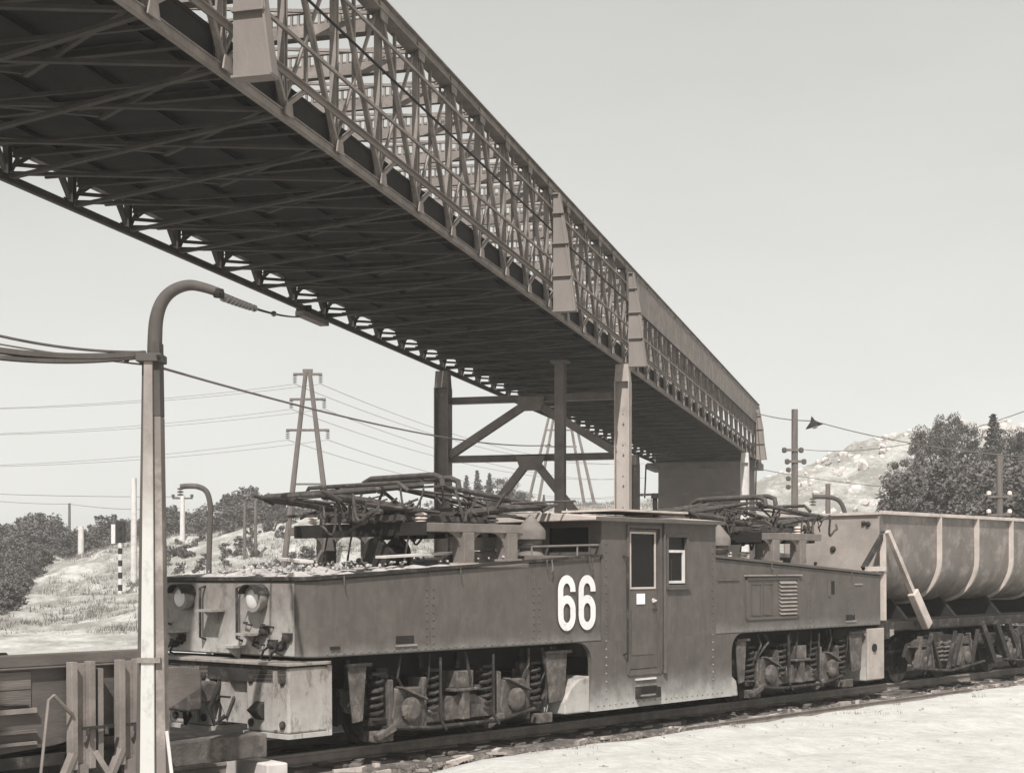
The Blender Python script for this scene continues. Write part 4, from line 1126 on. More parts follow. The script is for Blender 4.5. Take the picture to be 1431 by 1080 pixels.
# side plate with upswept lower edge towards its end
b = MB(); b.prism([(-13, .62), (-4.2, .45), (-3.4, .5), (TE - .55, .72), (TE, .98), (TE - .02, 1.2), (TE - .3, 1.24), (TE - .72, 1.22), (TE - .8, 1.32), (-13, 1.32)], .0, .06); b.build('side_plate', M_wagon, lw, bevel=.008)
b = MB(); b.prism([(-13, .62), (-4.2, .45), (-3.4, .5), (TE - .55, .72), (TE, .98), (TE - .02, 1.2), (TE - .3, 1.24), (TE - .72, 1.22), (TE - .8, 1.32), (-13, 1.32)], LW - .3, LW - .24); b.build('side_plate', M_wagon, lw)
b = MB(); b.box(-13, TE - .75, -.05, .1, 1.325, 1.45); b.box(-13, TE - .75, -.07, .0, 1.3, 1.323); b.build('top_rail', M_wagon, lw, bevel=.01)
b = MB(); b.box(-13, -5.2, LW - .34, LW - .19, 1.325, 1.4); b.build('top_rail', M_wagon, lw)
b = MB(); b.prism([(-13, .5), (-4.2, .4), (-3.4, .46), (TE - .5, .72), (TE - .1, .95), (TE - .1, 1.0), (-13, 1.0)], .08, LW - .32); b.build('floor_frame', M_dark, lw)
b = MB(); b.box(TE - .12, TE - .06, .07, LW - .31, .98, 1.22); b.build('end_plate', M_wagon, lw)
for z, h, m_ in ((.86, .05, M_stake), (.66, .03, M_wood), (.54, .03, M_stake)):
    MB().box(-13, -3.62, -.06, -.005, z, z + h).build('side_strip', m_, lw)
for z0, z1 in ((1.1, 1.28), (.92, 1.09)):
    MB().box(-13, -3.66, -.016, -.002, z0, z1).build('side_plank', M_wood, lw, bevel=.004)
MB().bar((-6.5, -.03, 1.08), (-3.7, -.03, .93), .02, .02).build('tie_rod', M_dark, lw)
MB().box(-13, -3.2, -.02, .3, .3, .42).build('sole_bar', M_under, lw)
def stanchion(t, braced):
    st_ = MB(); st_.box(t - .17, t - .1, -.19, -.08, .25, 1.36); st_.box(t + .04, t + .11, -.19, -.08, .25, 1.36); st_.box(t - .1, t + .04, -.11, -.08, .3, 1.34)
    so_ = st_.build('stanchion', M_stake, lw, bevel=.005)
    if braced: MB().box(t + .16, t + .22, -.16, -.07, .3, 1.28).build('stanchion_channel', M_stake, so_)
    b = MB(); b.box(t - .1, t + .3, -.24, -.192, .66, .69); b.build('clamp_bar', M_under, so_)
    for x_ in (t - .02, t + .2): MB().tube([(x_, -.25, .675), (x_, -.25, .6)], .022, 8).build('clamp_bolt', M_under, so_)
    MB().bar((t - .14, -.16, .42), (t - .42, -.2, -.1), .09, .06).build('foot_strut', M_stake, so_)
    MB().bar((t + .1, -.16, .42), (t + .42, -.2, -.1), .09, .06).build('foot_strut', M_stake, so_)
    MB().box(t - .1, t + .04, -.16, -.1, -.15, .3).build('stanchion_foot', M_stake, so_)
stanchion(-3.13, True); stanchion(-2.56, False)
b = MB(); b.tube([(-3.78, -.3, -.2), (-3.62, -.28, 1.0), (-3.55, -.26, 1.04)], .016, 6); b.tube([(-3.55, -.26, 1.04), (-3.3, -.2, .82)], .02, 6); b.build('hooked_rod', M_stake, lw, smooth=True)
for t in (-3.9, -5.8):
    for q in (CEN - .75, CEN + .75):
        s_ = -1 if q < CEN else 1
        MB().lathe([(.06, s_ * -.09), (.45, s_ * -.09), (.45, s_ * -.03), (.42, s_ * .06), (.36, s_ * .04), (.1, s_ * .06)], (t, q, .43), 'y', 28).build('wheel', M_under, lw, smooth=True)
MB().box(-3.3, TE + .95, .02, .3, .12, .4).build('buffer_timber', M_sleeper, lw, bevel=.02)
MB().box(-3.3, TE + .8, 2.3, 2.6, .12, .4).build('buffer_timber', M_sleeper, lw, bevel=.02)
MB().prism([(-4.0, .42), (TE - .3, .42), (TE - .05, .6), (TE - .05, .95), (-4.0, .95)], 1.0, 2.2).build('under_frame', M_dark, lw)
b = MB(); b.box(TE - .1, TE + .55, 1.43, 1.67, .68, .9); b.build('drawbar', M_under, lw, bevel=.02)
# timber block on the track in front of the locomotive
b = MB().box(-.5, .5, -.14, .14, 0, .26); o = b.build('timber_block', M_conc, bevel=.02)
p = TO + TD * -.55 + TN * .3; o.location = (p.x, p.y, -.2); o.rotation_euler = (0, 0, TROT[2] + PI / 2 - .15)
tag(o, 'pale squared timber block on the ballast before the locomotive front', 'timber')

# ------------------------------------------------------------------ dump wagon behind the locomotive
dw = empty('tub_wagon', TO + TD * 0, TROT)
tag(dw, 'ribbed round-bottomed steel tub wagon coupled behind the locomotive', 'wagon')
WT0, WT1 = 14.9, 27.0
Q0, Q1 = .45, 2.65
ZR, ZBOT = 3.36, 1.62
R_ = .86
def tubprof(q0, q1, zr, zb, r, n=10):
    pts = [(q0, zr)]
    pts += [(q0 + r - r * math.cos(a), zb + r - r * math.sin(a)) for a in [PI / 2 * i / n for i in range(n + 1)]]
    pts += [(q1 - r + r * math.sin(a), zb + r - r * math.cos(a)) for a in [PI / 2 * i / n for i in range(n + 1)]]
    pts += [(q1, zr)]
    return pts
outer = tubprof(Q0, Q1, ZR, ZBOT, R_); inner = tubprof(Q0 + .03, Q1 - .03, ZR, ZBOT + .03, R_ - .03)
b = MB(); b.prism(outer + inner[::-1], WT0, WT1, 'yz')
tub = b.build('tub', M_tub, dw, smooth=True)
tb_n = M_tub.node_tree.nodes; [setattr(x.inputs['Distance'], 'default_value', .05) for x in tb_n if x.type == 'BUMP']; [setattr(x.inputs['Scale'], 'default_value', 3.5) for x in tb_n if x.type == 'TEX_NOISE' and x.inputs['Scale'].default_value == 30.0]
b = MB(); b.prism(tubprof(Q0 + .03, Q1 - .03, ZR - .0, ZBOT + .03, R_ - .03), WT0 + .001, WT0 + .03, 'yz'); ew = b.build('end_wall', mat('end_wall_steel', .24, .6, .2, 1.3, second=.33, smix=(.5, .75)), dw)
b = MB(); b.prism(tubprof(Q0 + .03, Q1 - .03, ZR - .0, ZBOT + .03, R_ - .03), WT1 - .03, WT1 - .001, 'yz'); b.build('end_wall', M_tub, dw)
for q, z, r in ((.72, 3.18, .05), (.82, 3.2, .045), (1.5, 2.7, .06), (1.9, 2.42, .03)):
    MB().lathe([(r, 0), (r, -.03), (r * .6, -.05)], (WT0 + .001, q, z), 'x', 14).build('rivet_boss', M_under, ew)
for q0_, q1_ in ((Q0 - .09, Q0 + .03), (Q1 - .03, Q1 + .09)):
    MB().box(WT0 - .02, WT1 + .02, q0_, q1_, ZR, ZR + .07).build('tub_rim', M_rib, dw, bevel=.008)
MB().box(WT0 - .05, WT0 + .03, Q0 + .03, Q1 - .03, ZR, ZR + .05).build('tub_rim', M_rib, dw)
ribo = tubprof(Q0 - .09, Q1 + .09, ZR - .002, ZBOT - .06, R_ + .07); ribi = tubprof(Q0 - .001, Q1 + .001, ZR - .002, ZBOT - .001, R_)
rb0 = None
for t in (17.3, 19.05, 20.8, 22.55, 24.3):
    if rb0 is None:
        b = MB(); b.prism(ribo + ribi[::-1], -.03, .03, 'yz'); rb0 = b.build('rib', M_rib, dw, smooth=True); o = rb0
    else: o = dup(rb0, dw)
    o.location = (t, 0, 0)
# underframe
MB().box(WT0 - .4, WT1 + .4, .55, 2.55, 1.05, 1.28).build('underframe', M_dark, dw)
MB().box(WT0 - .45, WT0 - .3, .1, LW - .1, .95, 1.3).build('head_stock', M_under, dw, bevel=.01)
for q in (.3, 2.6): MB().box(WT0 - .4, WT1 + .4, q, q + .14, 1.1, 1.26).build('side_sill', M_under, dw)
for t in (16.2, 18.4, 20.6, 22.8):
    MB().prism([(.6, 1.28), (2.5, 1.28), (2.1, 1.75), (1.0, 1.75)], t, t + .12, 'yz').build('saddle', M_dark, dw)
# tipping A-frame and strut at the near end
MB().bar((WT0 - .75, .42, 2.3), (WT0 - .08, .34, 3.0), .09, .08, (0, 1, 0)).build('brace_arm', M_under, dw)
MB().bar((WT0 - .12, .34, 2.98), (WT0 - .12, .34, 1.3), .09, .09, (0, 1, 0)).build('brace_post', M_rib, dw)
MB().bar((WT0 - .75, .36, 2.3), (WT0 - .12, .3, 2.3), .09, .07, (0, 1, 0)).build('brace_tie', M_rib, dw)
MB().bar((WT0 - .1, .26, 3.02), (WT0 + .78, .16, 1.78), .1, .09, (0, 1, 0)).build('tipping_strut', M_rib, dw)
MB().bar((WT0 + .74, .16, 1.84), (WT0 + 1.25, .1, 1.15), .22, .16, (0, 1, 0)).build('tipping_cylinder', M_rib, dw, bevel=.02)
def wagon_bogie(tc):
    wb = .9
    f = MB()
    for q in (.28, LW - .36):
        f.prism([(tc - 1.45, .55), (tc - 1.3, .42), (tc - .5, .3), (tc + .5, .3), (tc + 1.3, .42), (tc + 1.45, .55), (tc + 1.3, .8), (tc + .45, .95), (tc - .45, .95), (tc - 1.3, .8)], q, q + .08)
    f.box(tc - .25, tc + .25, .3, LW - .3, .5, 1.0)
    bg_ = f.build('bogie', M_under, dw)
    for ax in (-wb, wb):
        for q, s_ in ((CEN - .75, -1), (CEN + .75, 1)):
            MB().lathe([(.06, s_ * -.09), (.48, s_ * -.09), (.485, s_ * -.03), (.45, s_ * -.02), (.45, s_ * .06), (.38, s_ * .05), (.12, s_ * .06), (.1, s_ * .1)], (tc + ax, q, .45), 'y', 28).build('wheel', M_under, bg_, smooth=True)
        for q, s_ in ((.1, -1), (LW - .1, 1)):
            y0, y1 = sorted((q, q - s_ * .2))
            a = MB(); a.prism([(tc + ax - .2, .26), (tc + ax + .2, .26), (tc + ax + .26, .4), (tc + ax + .16, .68), (tc + ax - .16, .68), (tc + ax - .26, .4)], y0, y1); a.lathe([(.13, 0), (.13, s_ * .05), (.08, s_ * .07)], (tc + ax, q, .45), 'y', 14)
            a.build('axlebox', M_box, bg_, bevel=.015)
            for sx in (-.34, .34): MB().bar((tc + ax + sx, q - s_ * .05, .3), (tc + ax + sx * .5, q - s_ * .05, .95), .06, .1, (0, 1, 0)).build('horn_guide', M_box, bg_)
            for k_ in range(5): MB().box(tc + ax - .45 + k_ * .06, tc + ax + .45 - k_ * .06, y0 + .04, y1 - .02, .74 + k_ * .03, .765 + k_ * .03).build('spring_leaf', M_box, bg_)
    for sx in (-.3, .3):
        coil(tc + sx * .6, .2, .38, .82, .08, .025, 5, 'spring', M_box, bg_)
        MB().bar((tc + sx, .12, .28), (tc + sx * 2.2, .12, .95), .06, .08, (0, 1, 0)).build('bolster_strut', M_under, bg_)
    for k_ in range(3):
        x_ = tc - 1.1 + k_ * 1.05
        MB().bar((x_, .06, .2), (x_ + .35, .06, 1.02), .05, .07, (0, 1, 0)).build('brake_lever', M_under, bg_)
    MB().tube([(tc - 1.6, .04, .34), (tc, .02, .22), (tc + 1.6, .04, .34)], .03, 7).build('brake_rod', M_under, bg_, smooth=True)
wagon_bogie(17.0); wagon_bogie(21.2); 
for k_, t in enumerate((18.6, 19.3, 19.9)):
    MB().bar((t, .1, 1.15), (t + .55, .08, .35), .16, .1, (0, 1, 0)).build('dump_lever', M_under, dw, bevel=.01)
b = MB(); b.lathe([(.05, 0), (.16, .02), (.16, .8), (.05, .82)], (19.0, .35, .75), 'x', 16); b.build('brake_cylinder', M_under, dw, smooth=True)

# ------------------------------------------------------------------ foreground catenary mast
mp_ = W(212, 808, 14.8)
g = ground_z(mp_.x, mp_.y) - .1
mast = empty('catenary_mast', (mp_.x, mp_.y, g))
tag(mast, 'tall whitewashed steel catenary mast with curved arm in the left foreground', 'mast')
k_ = 14.8 / FPX
def mz(py): return CAMZ + (HY - py) * k_ - g
zsp = mz(490); zw = mz(625)
def mbody(name, m_, z0, z1):
    def wd(z): return .34 - .17 * z / zsp      # overall width
    b = MB()
    vs = []
    for z in (z0, z1):
        w_ = wd(z) / 2; vs += [(-w_ * .55, -.02, z), (w_ * .1, -.02, z), (w_ * .1, .03, z), (-w_ * .55, .03, z)]
    b.add(vs, [(0, 1, 2, 3), (7, 6, 5, 4), (0, 4, 5, 1), (1, 5, 6, 2), (2, 6, 7, 3), (3, 7, 4, 0)])
    return b, wd
def plate(m_, name, fx0, fx1, y0, y1, z0, z1, wd):
    b = MB(); vs = []
    for z in (z0, z1):
        w_ = wd(z) / 2; vs += [(w_ * fx0, y0, z), (w_ * fx1, y0, z), (w_ * fx1, y1, z), (w_ * fx0, y1, z)]
    b.add(vs, [(0, 1, 2, 3), (7, 6, 5, 4), (0, 4, 5, 1), (1, 5, 6, 2), (2, 6, 7, 3), (3, 7, 4, 0)])
    return b.build(name, m_, mast, bevel=.004)
wd = lambda z: .33 - .15 * z / zsp
M_mast = mat('mast_steel', .07, .75, .3, 3, streak=(1, 1, .3), second=.13, smix=(.55, .75))
M_mastgrey = mat('mast_grey_paint', .15, .8, .18, 2.5, streak=(1, 1, .25), second=.4, smix=(.5, .75))
plate(M_mast, 'flange', -1.0, -.62, -.02, .12, 0, zsp - .02, wd)           # dark channel on the left, set back
M_mweb = dusty('mast_worn_whitewash', .2, .46, zw - .9, zw + .25, amp=.4, stain=.35)
plate(M_mweb, 'web', -.6, .32, -.10, .06, 0, zsp - .05, wd)
plate(M_mastgrey, 'flange', .38, 1.0, -.06, .12, 0, zw + .3, wd)
plate(M_mast, 'flange', .3, 1.0, -.06, .12, zw + .304, zsp + .08, wd)
MB().box(-.13, .12, -.13, .14, zsp - .12, zsp - .04).build('clamp_collar', M_mast, mast, bevel=.008)
MB().box(-.12, .11, -.12, .13, mz(925), mz(918)).build('clamp_band', M_mastgrey, mast)
pts = [(215, 520), (216, 470), (218, 445), (224, 425), (234, 411), (248, 402), (265, 398), (283, 401), (305, 408)]
pp = [((x - 212) * k_, .02, mz(y)) for x, y in pts]
sm = []
for i in range(len(pp) - 1):
    for j in range(4):
        a, b_, c_, d_ = [Vector(pp[max(0, min(len(pp) - 1, i + o_))]) for o_ in (-1, 0, 1, 2)]
        t = j / 4
        sm.append(.5 * ((2 * b_) + (-a + c_) * t + (2 * a - 5 * b_ + 4 * c_ - d_) * t * t + (-a + 3 * b_ - 3 * c_ + d_) * t ** 3))
sm.append(Vector(pp[-1]))
MB().tube(sm, [.075 - .03 * i / len(sm) for i in range(len(sm))], 10).build('curved_arm', M_mast, mast, smooth=True)
e = sm[-1]
MB().lathe([(.05, 0), (.06, .03), (.05, .08)], (e.x, e.y, e.z - .05), 'z', 10).build('arm_cap', M_dark, mast)
for zz in (0, 1, 2): MB().tube([(.1, -.09, zsp - .08 - zz * .0 + .0), (.1, -.16, zsp - .08)], .02, 8).build('collar_bolt', M_dark, mast) if zz == 0 else None
MB().tube([(-.12, -.02, zsp - .08), (-.2, -.05, zsp - .05), (-.24, -.06, zsp - .12)], .025, 8).build('bracket_hook', M_mast, mast, smooth=True)
MB().tube([(.16, -.05, mz(1020)), (.3, -.1, 0)], .018, 6).build('earth_strap', M_white, mast)

def wire(a, b, sag, r, name, label, cat='wire', group=None, n=24, m_=None):
    a = Vector(a); b = Vector(b)
    pts = [a.lerp(b, i / n) - Vector((0, 0, sag * 4 * (i / n) * (1 - i / n))) for i in range(n + 1)]
    o = MB().tube(pts, r, 5).build(name, m_ or M_wire, smooth=True)
    return tag(o, label, cat, group)
# cable bundle going left from the mast
for j, (y0, y1, r, dz, lab) in enumerate(((494, 455, .035, 0, 'thick upper cable of the bundle running left from the mast collar'), (497, 470, .028, 0, 'lower cable of the bundle running left from the mast collar'), (492, 420, .014, 0, 'thin top cable of the bundle running left from the mast collar'))):
    wire(W(203, y0, 14.8), W(-160, y1, 13.2), .12, r, 'feeder_cable', lab, 'cable', 'feeder cables of the mast', m_=M_mast)
# span wire with insulators to the bridge
a = mast.location + Vector(e); b_ = Vector((bx_.x - .3, bx_.y - .4, bx_.z - .12))
sp_root = empty('span_wire', a); tag(sp_root, 'span wire with insulator beads from the mast arm to the bridge edge', 'wire')
pts = [Vector((0, 0, -.03)).lerp(b_ - a, i / 20) - Vector((0, 0, .06 * 4 * (i / 20) * (1 - i / 20))) for i in range(21)]
MB().tube(pts, .018, 6).build('wire_strand', M_dark, sp_root, smooth=True)
for u in (.03, .055, .08, .105, .13, .155, .18, .21, .25, .48):
    i = u * 20; i0 = int(i); p = pts[i0].lerp(pts[i0 + 1], i - i0); d = (pts[i0 + 1] - pts[i0]).normalized()
    MB().tube([p - d * .16, p - d * .1, p, p + d * .1, p + d * .16], [.02, .045, .05, .045, .02], 8).build('insulator_bead', M_darkcer, sp_root, smooth=True)

# ------------------------------------------------------------------ background masts and poles
def pole(px, ptop, Z, r0, r1, name, label, m_, cat='pole', group=None, gz=None):
    p = W(px, ptop, Z); g = ground_z(p.x, p.y) if gz is None else gz
    root = empty(name, (p.x, p.y, g - .2)); tag(root, label, cat, group)
    MB().tube([(0, 0, 0), (0, 0, p.z - g + .2)], [r0, r1], 10).build('shaft', m_, root, smooth=True)
    return root, p.z - g + .2
# A-frame pylon
p = W(430, 520, 92); g = ground_z(p.x, p.y) - .3
py = empty('lattice_pylon', (p.x, p.y, g)); tag(py, 'tall A-frame power pylon with three crossarms behind the locomotive front', 'pylon')
H = p.z - g
sc_ = 92 / FPX
bl = (398 - 430) * sc_; br = (466 - 430) * sc_
for xb in (bl * 1.08, br * 1.05):
    MB().tube([(xb, 0, 0), (math.copysign(.12, xb), 0, H)], [.2, .13], 8).build('leg', M_pole, py, smooth=True)
for y_, hw in ((523, 20), (558, 25), (601, 30)):
    z = CAMZ + (HY - y_) * sc_ - g
    MB().box(-hw * sc_, hw * sc_, -.09, .09, z - .07, z + .07).build('crossarm', M_pole, py)
    for s_ in (-1, 1):
        b = MB(); x_ = s_ * (hw - 2) * sc_
        for q in range(4): b.lathe([(.04, -.14 - q * .13), (.13, -.12 - q * .13), (.13, -.09 - q * .13), (.04, -.06 - q * .13)], (x_, 0, z), 'z', 8)
        b.build('insulator', M_darkcer, py, smooth=True)
MB().bar((bl * .55, 0, H * .45), (br * .55, 0, H * .45), .12, .12).build('tie_beam', M_pole, py)
MB().box(-.3, .3, -.1, .1, H - .02, H + .18).build('apex_cap', M_pole, py)
pyz = lambda y_: CAMZ + (HY - y_) * sc_
for y_, hw in ((523, 20), (558, 25), (601, 30)):
    for s_ in (-1, 1):
        a = Vector((p.x + s_ * (hw - 2) * sc_, p.y, pyz(y_) - .6))
        word = {523: 'top', 558: 'middle', 601: 'lowest'}[y_]; side = 'left' if s_ < 0 else 'right'
        wire(a, a + Vector((-46, -6, -.6)), 1.6, .012, 'power_line', f'power line running left from the {side} end of the {word} pylon crossarm', 'wire', 'lines of the A-frame pylon')
        wire(a, a + Vector((26, 70, .5)), 1.6, .016, 'power_line', f'power line running right and away from the {side} end of the {word} pylon crossarm', 'wire', 'lines of the A-frame pylon')
# small curved catenary mast
def curved_mast(pts, Z, r, label, flip=False):
    p0 = W(pts[0][0], HY, Z); g = ground_z(p0.x, p0.y) - .2
    root = empty('curved_mast', (p0.x, p0.y, g)); tag(root, label, 'mast', 'curved catenary masts in the background')
    q = [Vector((W(x, y, Z).x - p0.x, 0, W(x, y, Z).z - g)) for x, y in pts]
    q = [Vector((0, 0, 0))] + q
    s_ = []
    for i in range(len(q) - 1):
        for j in range(4):
            a, b_, c_, d_ = [q[max(0, min(len(q) - 1, i + o_))] for o_ in (-1, 0, 1, 2)]; t = j / 4
            s_.append(.5 * ((2 * b_) + (-a + c_) * t + (2 * a - 5 * b_ + 4 * c_ - d_) * t * t + (-a + 3 * b_ - 3 * c_ + d_) * t ** 3))
    s_.append(q[-1])
    MB().tube(s_, r, 8).build('bent_pole', M_mast, root, smooth=True)
    e_ = q[-1]
    b = MB()
    for k in range(3): b.lathe([(.03, -.1 - k * .09), (.1, -.08 - k * .09), (.1, -.05 - k * .09), (.03, -.03 - k * .09)], (e_.x, 0, e_.z), 'z', 8)
    b.build('insulator', M_darkcer, root, smooth=True)
curved_mast([(292, 790), (294, 720), (293, 700), (288, 686), (277, 680), (264, 679), (252, 680)], 46, .085, 'slim curved mast behind the front end of the locomotive hood')
curved_mast([(1180, 770), (1181, 725), (1179, 711), (1173, 700), (1162, 695), (1148, 694), (1136, 694)], 46, .07, 'small curved mast above the trailing end of the locomotive')
# plain poles
r_, h_ = pole(97, 703, 150, .16, .12, 'telegraph_pole', 'thin dark telegraph pole at the far left', M_pole, group='telegraph poles')
pole(342, 705, 98, .12, .1, 'telegraph_pole', 'left one of two dark posts on the embankment by the pylon', M_pole, group='telegraph poles')
pole(357, 700, 98, .12, .1, 'telegraph_pole', 'right one of two dark posts on the embankment by the pylon', M_pole, group='telegraph poles')
r_, h_ = pole(113, 735, 128, .26, .24, 'concrete_post', 'stubby white concrete post among the trees at far left', M_white, group='white concrete posts')
r_, h_ = pole(187, 668, 96, .2, .18, 'concrete_post', 'white concrete post just left of the foreground mast', M_white, group='white concrete posts')
r_, h_ = pole(255, 692, 112, .2, .16, 'concrete_post', 'white concrete pole with side insulators right of the foreground mast', M_white, group='white concrete posts')
MB().box(-.75, .75, -.06, .06, h_ - .28, h_ - .16).build('crossarm', M_mast, r_)
for s_ in (-.7, .7): MB().lathe([(.06, 0), (.13, .05), (.13, .2), (.05, .25)], (s_, 0, h_ - .16), 'z', 8).build('insulator', M_darkcer, r_, smooth=True)
# striped signal post
p = W(168, 728, 92); g = ground_z(p.x, p.y) - .2
sg = empty('railway_signal', (p.x, p.y, g)); tag(sg, 'railway light signal with black head on a black and white striped post', 'signal')
k2 = 92 / FPX; H = p.z - g; zh = CAMZ + (HY - 757) * k2 - g
n_ = 9
for i in range(n_):
    MB().tube([(0, 0, zh * i / n_), (0, 0, zh * (i + 1) / n_)], .13, 10).build('post_band', M_white if i % 2 == 0 else M_dark, sg)
MB().box(-.26, .3, -.16, .16, zh - .05, H).build('signal_head', M_dark, sg, bevel=.04)
for i in range(2): MB().lathe([(.11, -.165), (.11, -.3), (.1, -.3)], (.02, 0, zh + .35 + i * .55), 'y', 14).build('signal_hood', M_dark, sg)
for i in range(2): MB().lathe([(.09, -.162), (.05, -.175)], (.02, 0, zh + .35 + i * .55), 'y', 14).build('signal_lens', M_lens, sg)
MB().box(-.55, -.3, -.02, .02, zh - .1, H - .2).build('signal_board', M_white, sg)
# utility pole right, with crossarms
r_, h_ = pole(1110.5, 572, 60, .15, .125, 'utility_pole', 'dark utility pole with small insulator arms right of the bridge end', M_pole, group='utility poles')
k3 = 60 / FPX
for y_, l_, rr in ((629, 18, 10), (645, 14, 14)):
    z = CAMZ + (HY - y_) * k3 - r_.location.z
    MB().box(-l_ * k3, rr * k3, -.16, -.08, z - .05, z + .05).build('crossarm', M_pole, r_)
    for s_ in (-l_ * k3 + .08, rr * k3 - .05): MB().lathe([(.04, -.22), (.1, -.18), (.1, -.04), (.05, 0)], (s_, -.12, z + .1), 'z', 8).build('insulator', M_darkcer, r_, smooth=True)
for y_ in (660, 672, 684):
    z = CAMZ + (HY - y_) * k3 - r_.location.z
    MB().lathe([(.04, 0), (.1, .04), (.1, .16), (.04, .2)], (-.26, -.05, z), 'z', 8).build('insulator', M_darkcer, r_, smooth=True)
r_, h_ = pole(1157, 676, 50, .11, .08, 'utility_pole', 'short thin pole standing between bridge end and tub wagon', M_pole, group='utility poles')
r_, h_ = pole(1397, 634, 58, .14, .12, 'utility_pole', 'dark utility pole before the trees at the right edge', M_pole, group='utility poles')
for zz in (-.9, -1.6):
    MB().box(-.5, .4, -.14, -.08, h_ + zz - .8, h_ + zz - .72).build('crossarm', M_pole, r_)
    for s_ in (-.45, .35): MB().lathe([(.04, 0), (.09, .04), (.09, .14), (.04, .18)], (s_, -.11, h_ + zz - .72), 'z', 8).build('insulator', M_ceram, r_, smooth=True)
# guyed double mast seen through the trestle
p = W(786, 560, 120); g = ground_z(p.x, p.y)
dm = empty('portal_mast', (p.x, p.y, g - .2)); tag(dm, 'pale guyed portal mast seen between the trestle posts', 'mast')
k4 = 120 / FPX
def zq(y_): return CAMZ + (HY - y_) * k4 - g + .2
for xa, xb in ((770, 745), (776, 757), (794, 812), (800, 824)):
    MB().tube([((xa - 786) * k4, 0, zq(570)), ((xb - 786) * k4 * 1.25, 0, 0)], [.1, .13], 7).build('leg', M_tower, dm, smooth=True)
for y_ in (602, 625): MB().box((762 - 786) * k4, (806 - 786) * k4, -.06, .06, zq(y_), zq(y_) + .12).build('tie_beam', M_tower, dm)
MB().box((765 - 786) * k4, (805 - 786) * k4, -.1, .1, zq(571), zq(568)).build('crossarm', M_tower, dm)

# lamp hung on a wire right of the bridge
p = W(1137, 592, 62)
lampo = empty('hanging_lamp', p); tag(lampo, 'wedge shaped lamp hanging on the wire beside the utility pole', 'lamp')
MB().lathe([(.05, .26), (.07, .16), (.12, .1), (.36, -.1), (.37, -.13), (.33, -.12)], (0, 0, 0), 'z', 20).build('lamp_hood', M_dark, lampo, smooth=True)
lampo.rotation_euler = (0, math.radians(-16), 0)
MB().lathe([(.02, -.1), (.12, -.12), (.1, -.2), (.03, -.22)], (.02, 0, 0), 'z', 12).build('lamp_glass', M_ceram, lampo, smooth=True)
MB().tube([(0, 0, .1), (0, 0, .32)], .02, 6).build('lamp_hanger', M_dark, lampo)

wire(W(228, 515, 14.9), W(770, 622, 43.0), .25, .014, 'contact_wire', 'contact wire descending from the foreground mast to the trestle', 'wire')
wire(W(-60, 470, 14.2), W(205, 510, 14.8), .02, .01, 'contact_wire', 'contact wire entering from the left at the mast collar', 'wire')
wire(W(1057, 577, 78), W(1137, 588, 62), .1, .022, 'lamp_wire', 'wire from the bridge end to the hanging lamp', 'wire')
wire(W(1137, 588, 62), W(1460, 640, 50), .25, .02, 'lamp_wire', 'wire from the hanging lamp to the right edge', 'wire')
wire(W(1060, 655, 70), W(1300, 683, 90), .2, .018, 'telephone_wire', 'thin telephone wire crossing before the sand hill', 'wire')
wire(W(1122, 628, 60), W(1470, 560, 40), .5, .012, 'telephone_wire', 'thin telephone wire rising from the utility pole to the right edge', 'wire')
wire(W(-60, 688, 120), W(250, 694, 112), .1, .022, 'telephone_wire', 'upper telephone wire at far left', 'wire')
wire(W(-60, 694, 150), W(97, 704, 150), .2, .025, 'telephone_wire', 'lower telephone wire left of the telegraph pole', 'wire')
wire(W(97, 704, 150), W(256, 710, 140), .3, .025, 'telephone_wire', 'lower telephone wire right of the telegraph pole', 'wire')

# ------------------------------------------------------------------ vegetation
def crown_mesh(name, seed, kind, m_, leaves=2600, leaf=.3):
    """unit-size tree: height 1 (crown from .2 to 1)"""
    rnd = random.Random(seed); mb = MB()
    lobes = []
    if kind == 'broad':
        for i in range(46):
            a = rnd.uniform(0, 2 * PI); h = rnd.uniform(.22, .95); rr = .36 * math.sqrt(max(0, 1 - ((h - .56) / .42) ** 2)) * rnd.uniform(.5, 1.0)
            lobes.append((Vector((rr * math.cos(a), rr * math.sin(a), h)), rnd.uniform(.04, .13)))
    elif kind == 'conifer':
        for i in range(44):
            h = .1 + .86 * (i / 43) ** 1.1; a = i * 2.4; rr = .2 * (1.0 - h) * rnd.uniform(.3, 1.1)
            lobes += [(Vector((rr * math.cos(a), rr * math.sin(a), h)), .022 + .075 * (1 - h))] * (3 if h < .45 else 2 if h < .75 else 1)
    else:
        for i in range(18):
            a = rnd.uniform(0, 2 * PI); h = rnd.uniform(.12, .85); rr = .5 * rnd.uniform(.1, 1) * (1.1 - h * .7)
            lobes.append((Vector((rr * math.cos(a), rr * math.sin(a), h)), rnd.uniform(.1, .2)))
    for i in range(leaves):
        c, r = rnd.choice(lobes)
        d = Vector((rnd.gauss(0, 1), rnd.gauss(0, 1), rnd.gauss(0, 1))).normalized() * r * rnd.uniform(.35, 1.08) ** .6
        p = c + Vector((d.x, d.y, d.z * .8)); s_ = leaf * rnd.uniform(.5, 1.3)
        u = Vector((rnd.gauss(0, 1), rnd.gauss(0, 1), rnd.gauss(0, .6))).normalized(); v = u.orthogonal().normalized()
        w_ = (u.cross(v) * math.sin(i) + v * math.cos(i))
        mb.add([p + u * s_, p + w_ * s_ * .55, p - u * s_ * .8, p - w_ * s_ * .55], [(0, 1, 2, 3)])
    me_o = mb.build(name, m_)
    me = me_o.data; bpy.data.objects.remove(me_o)
    return me
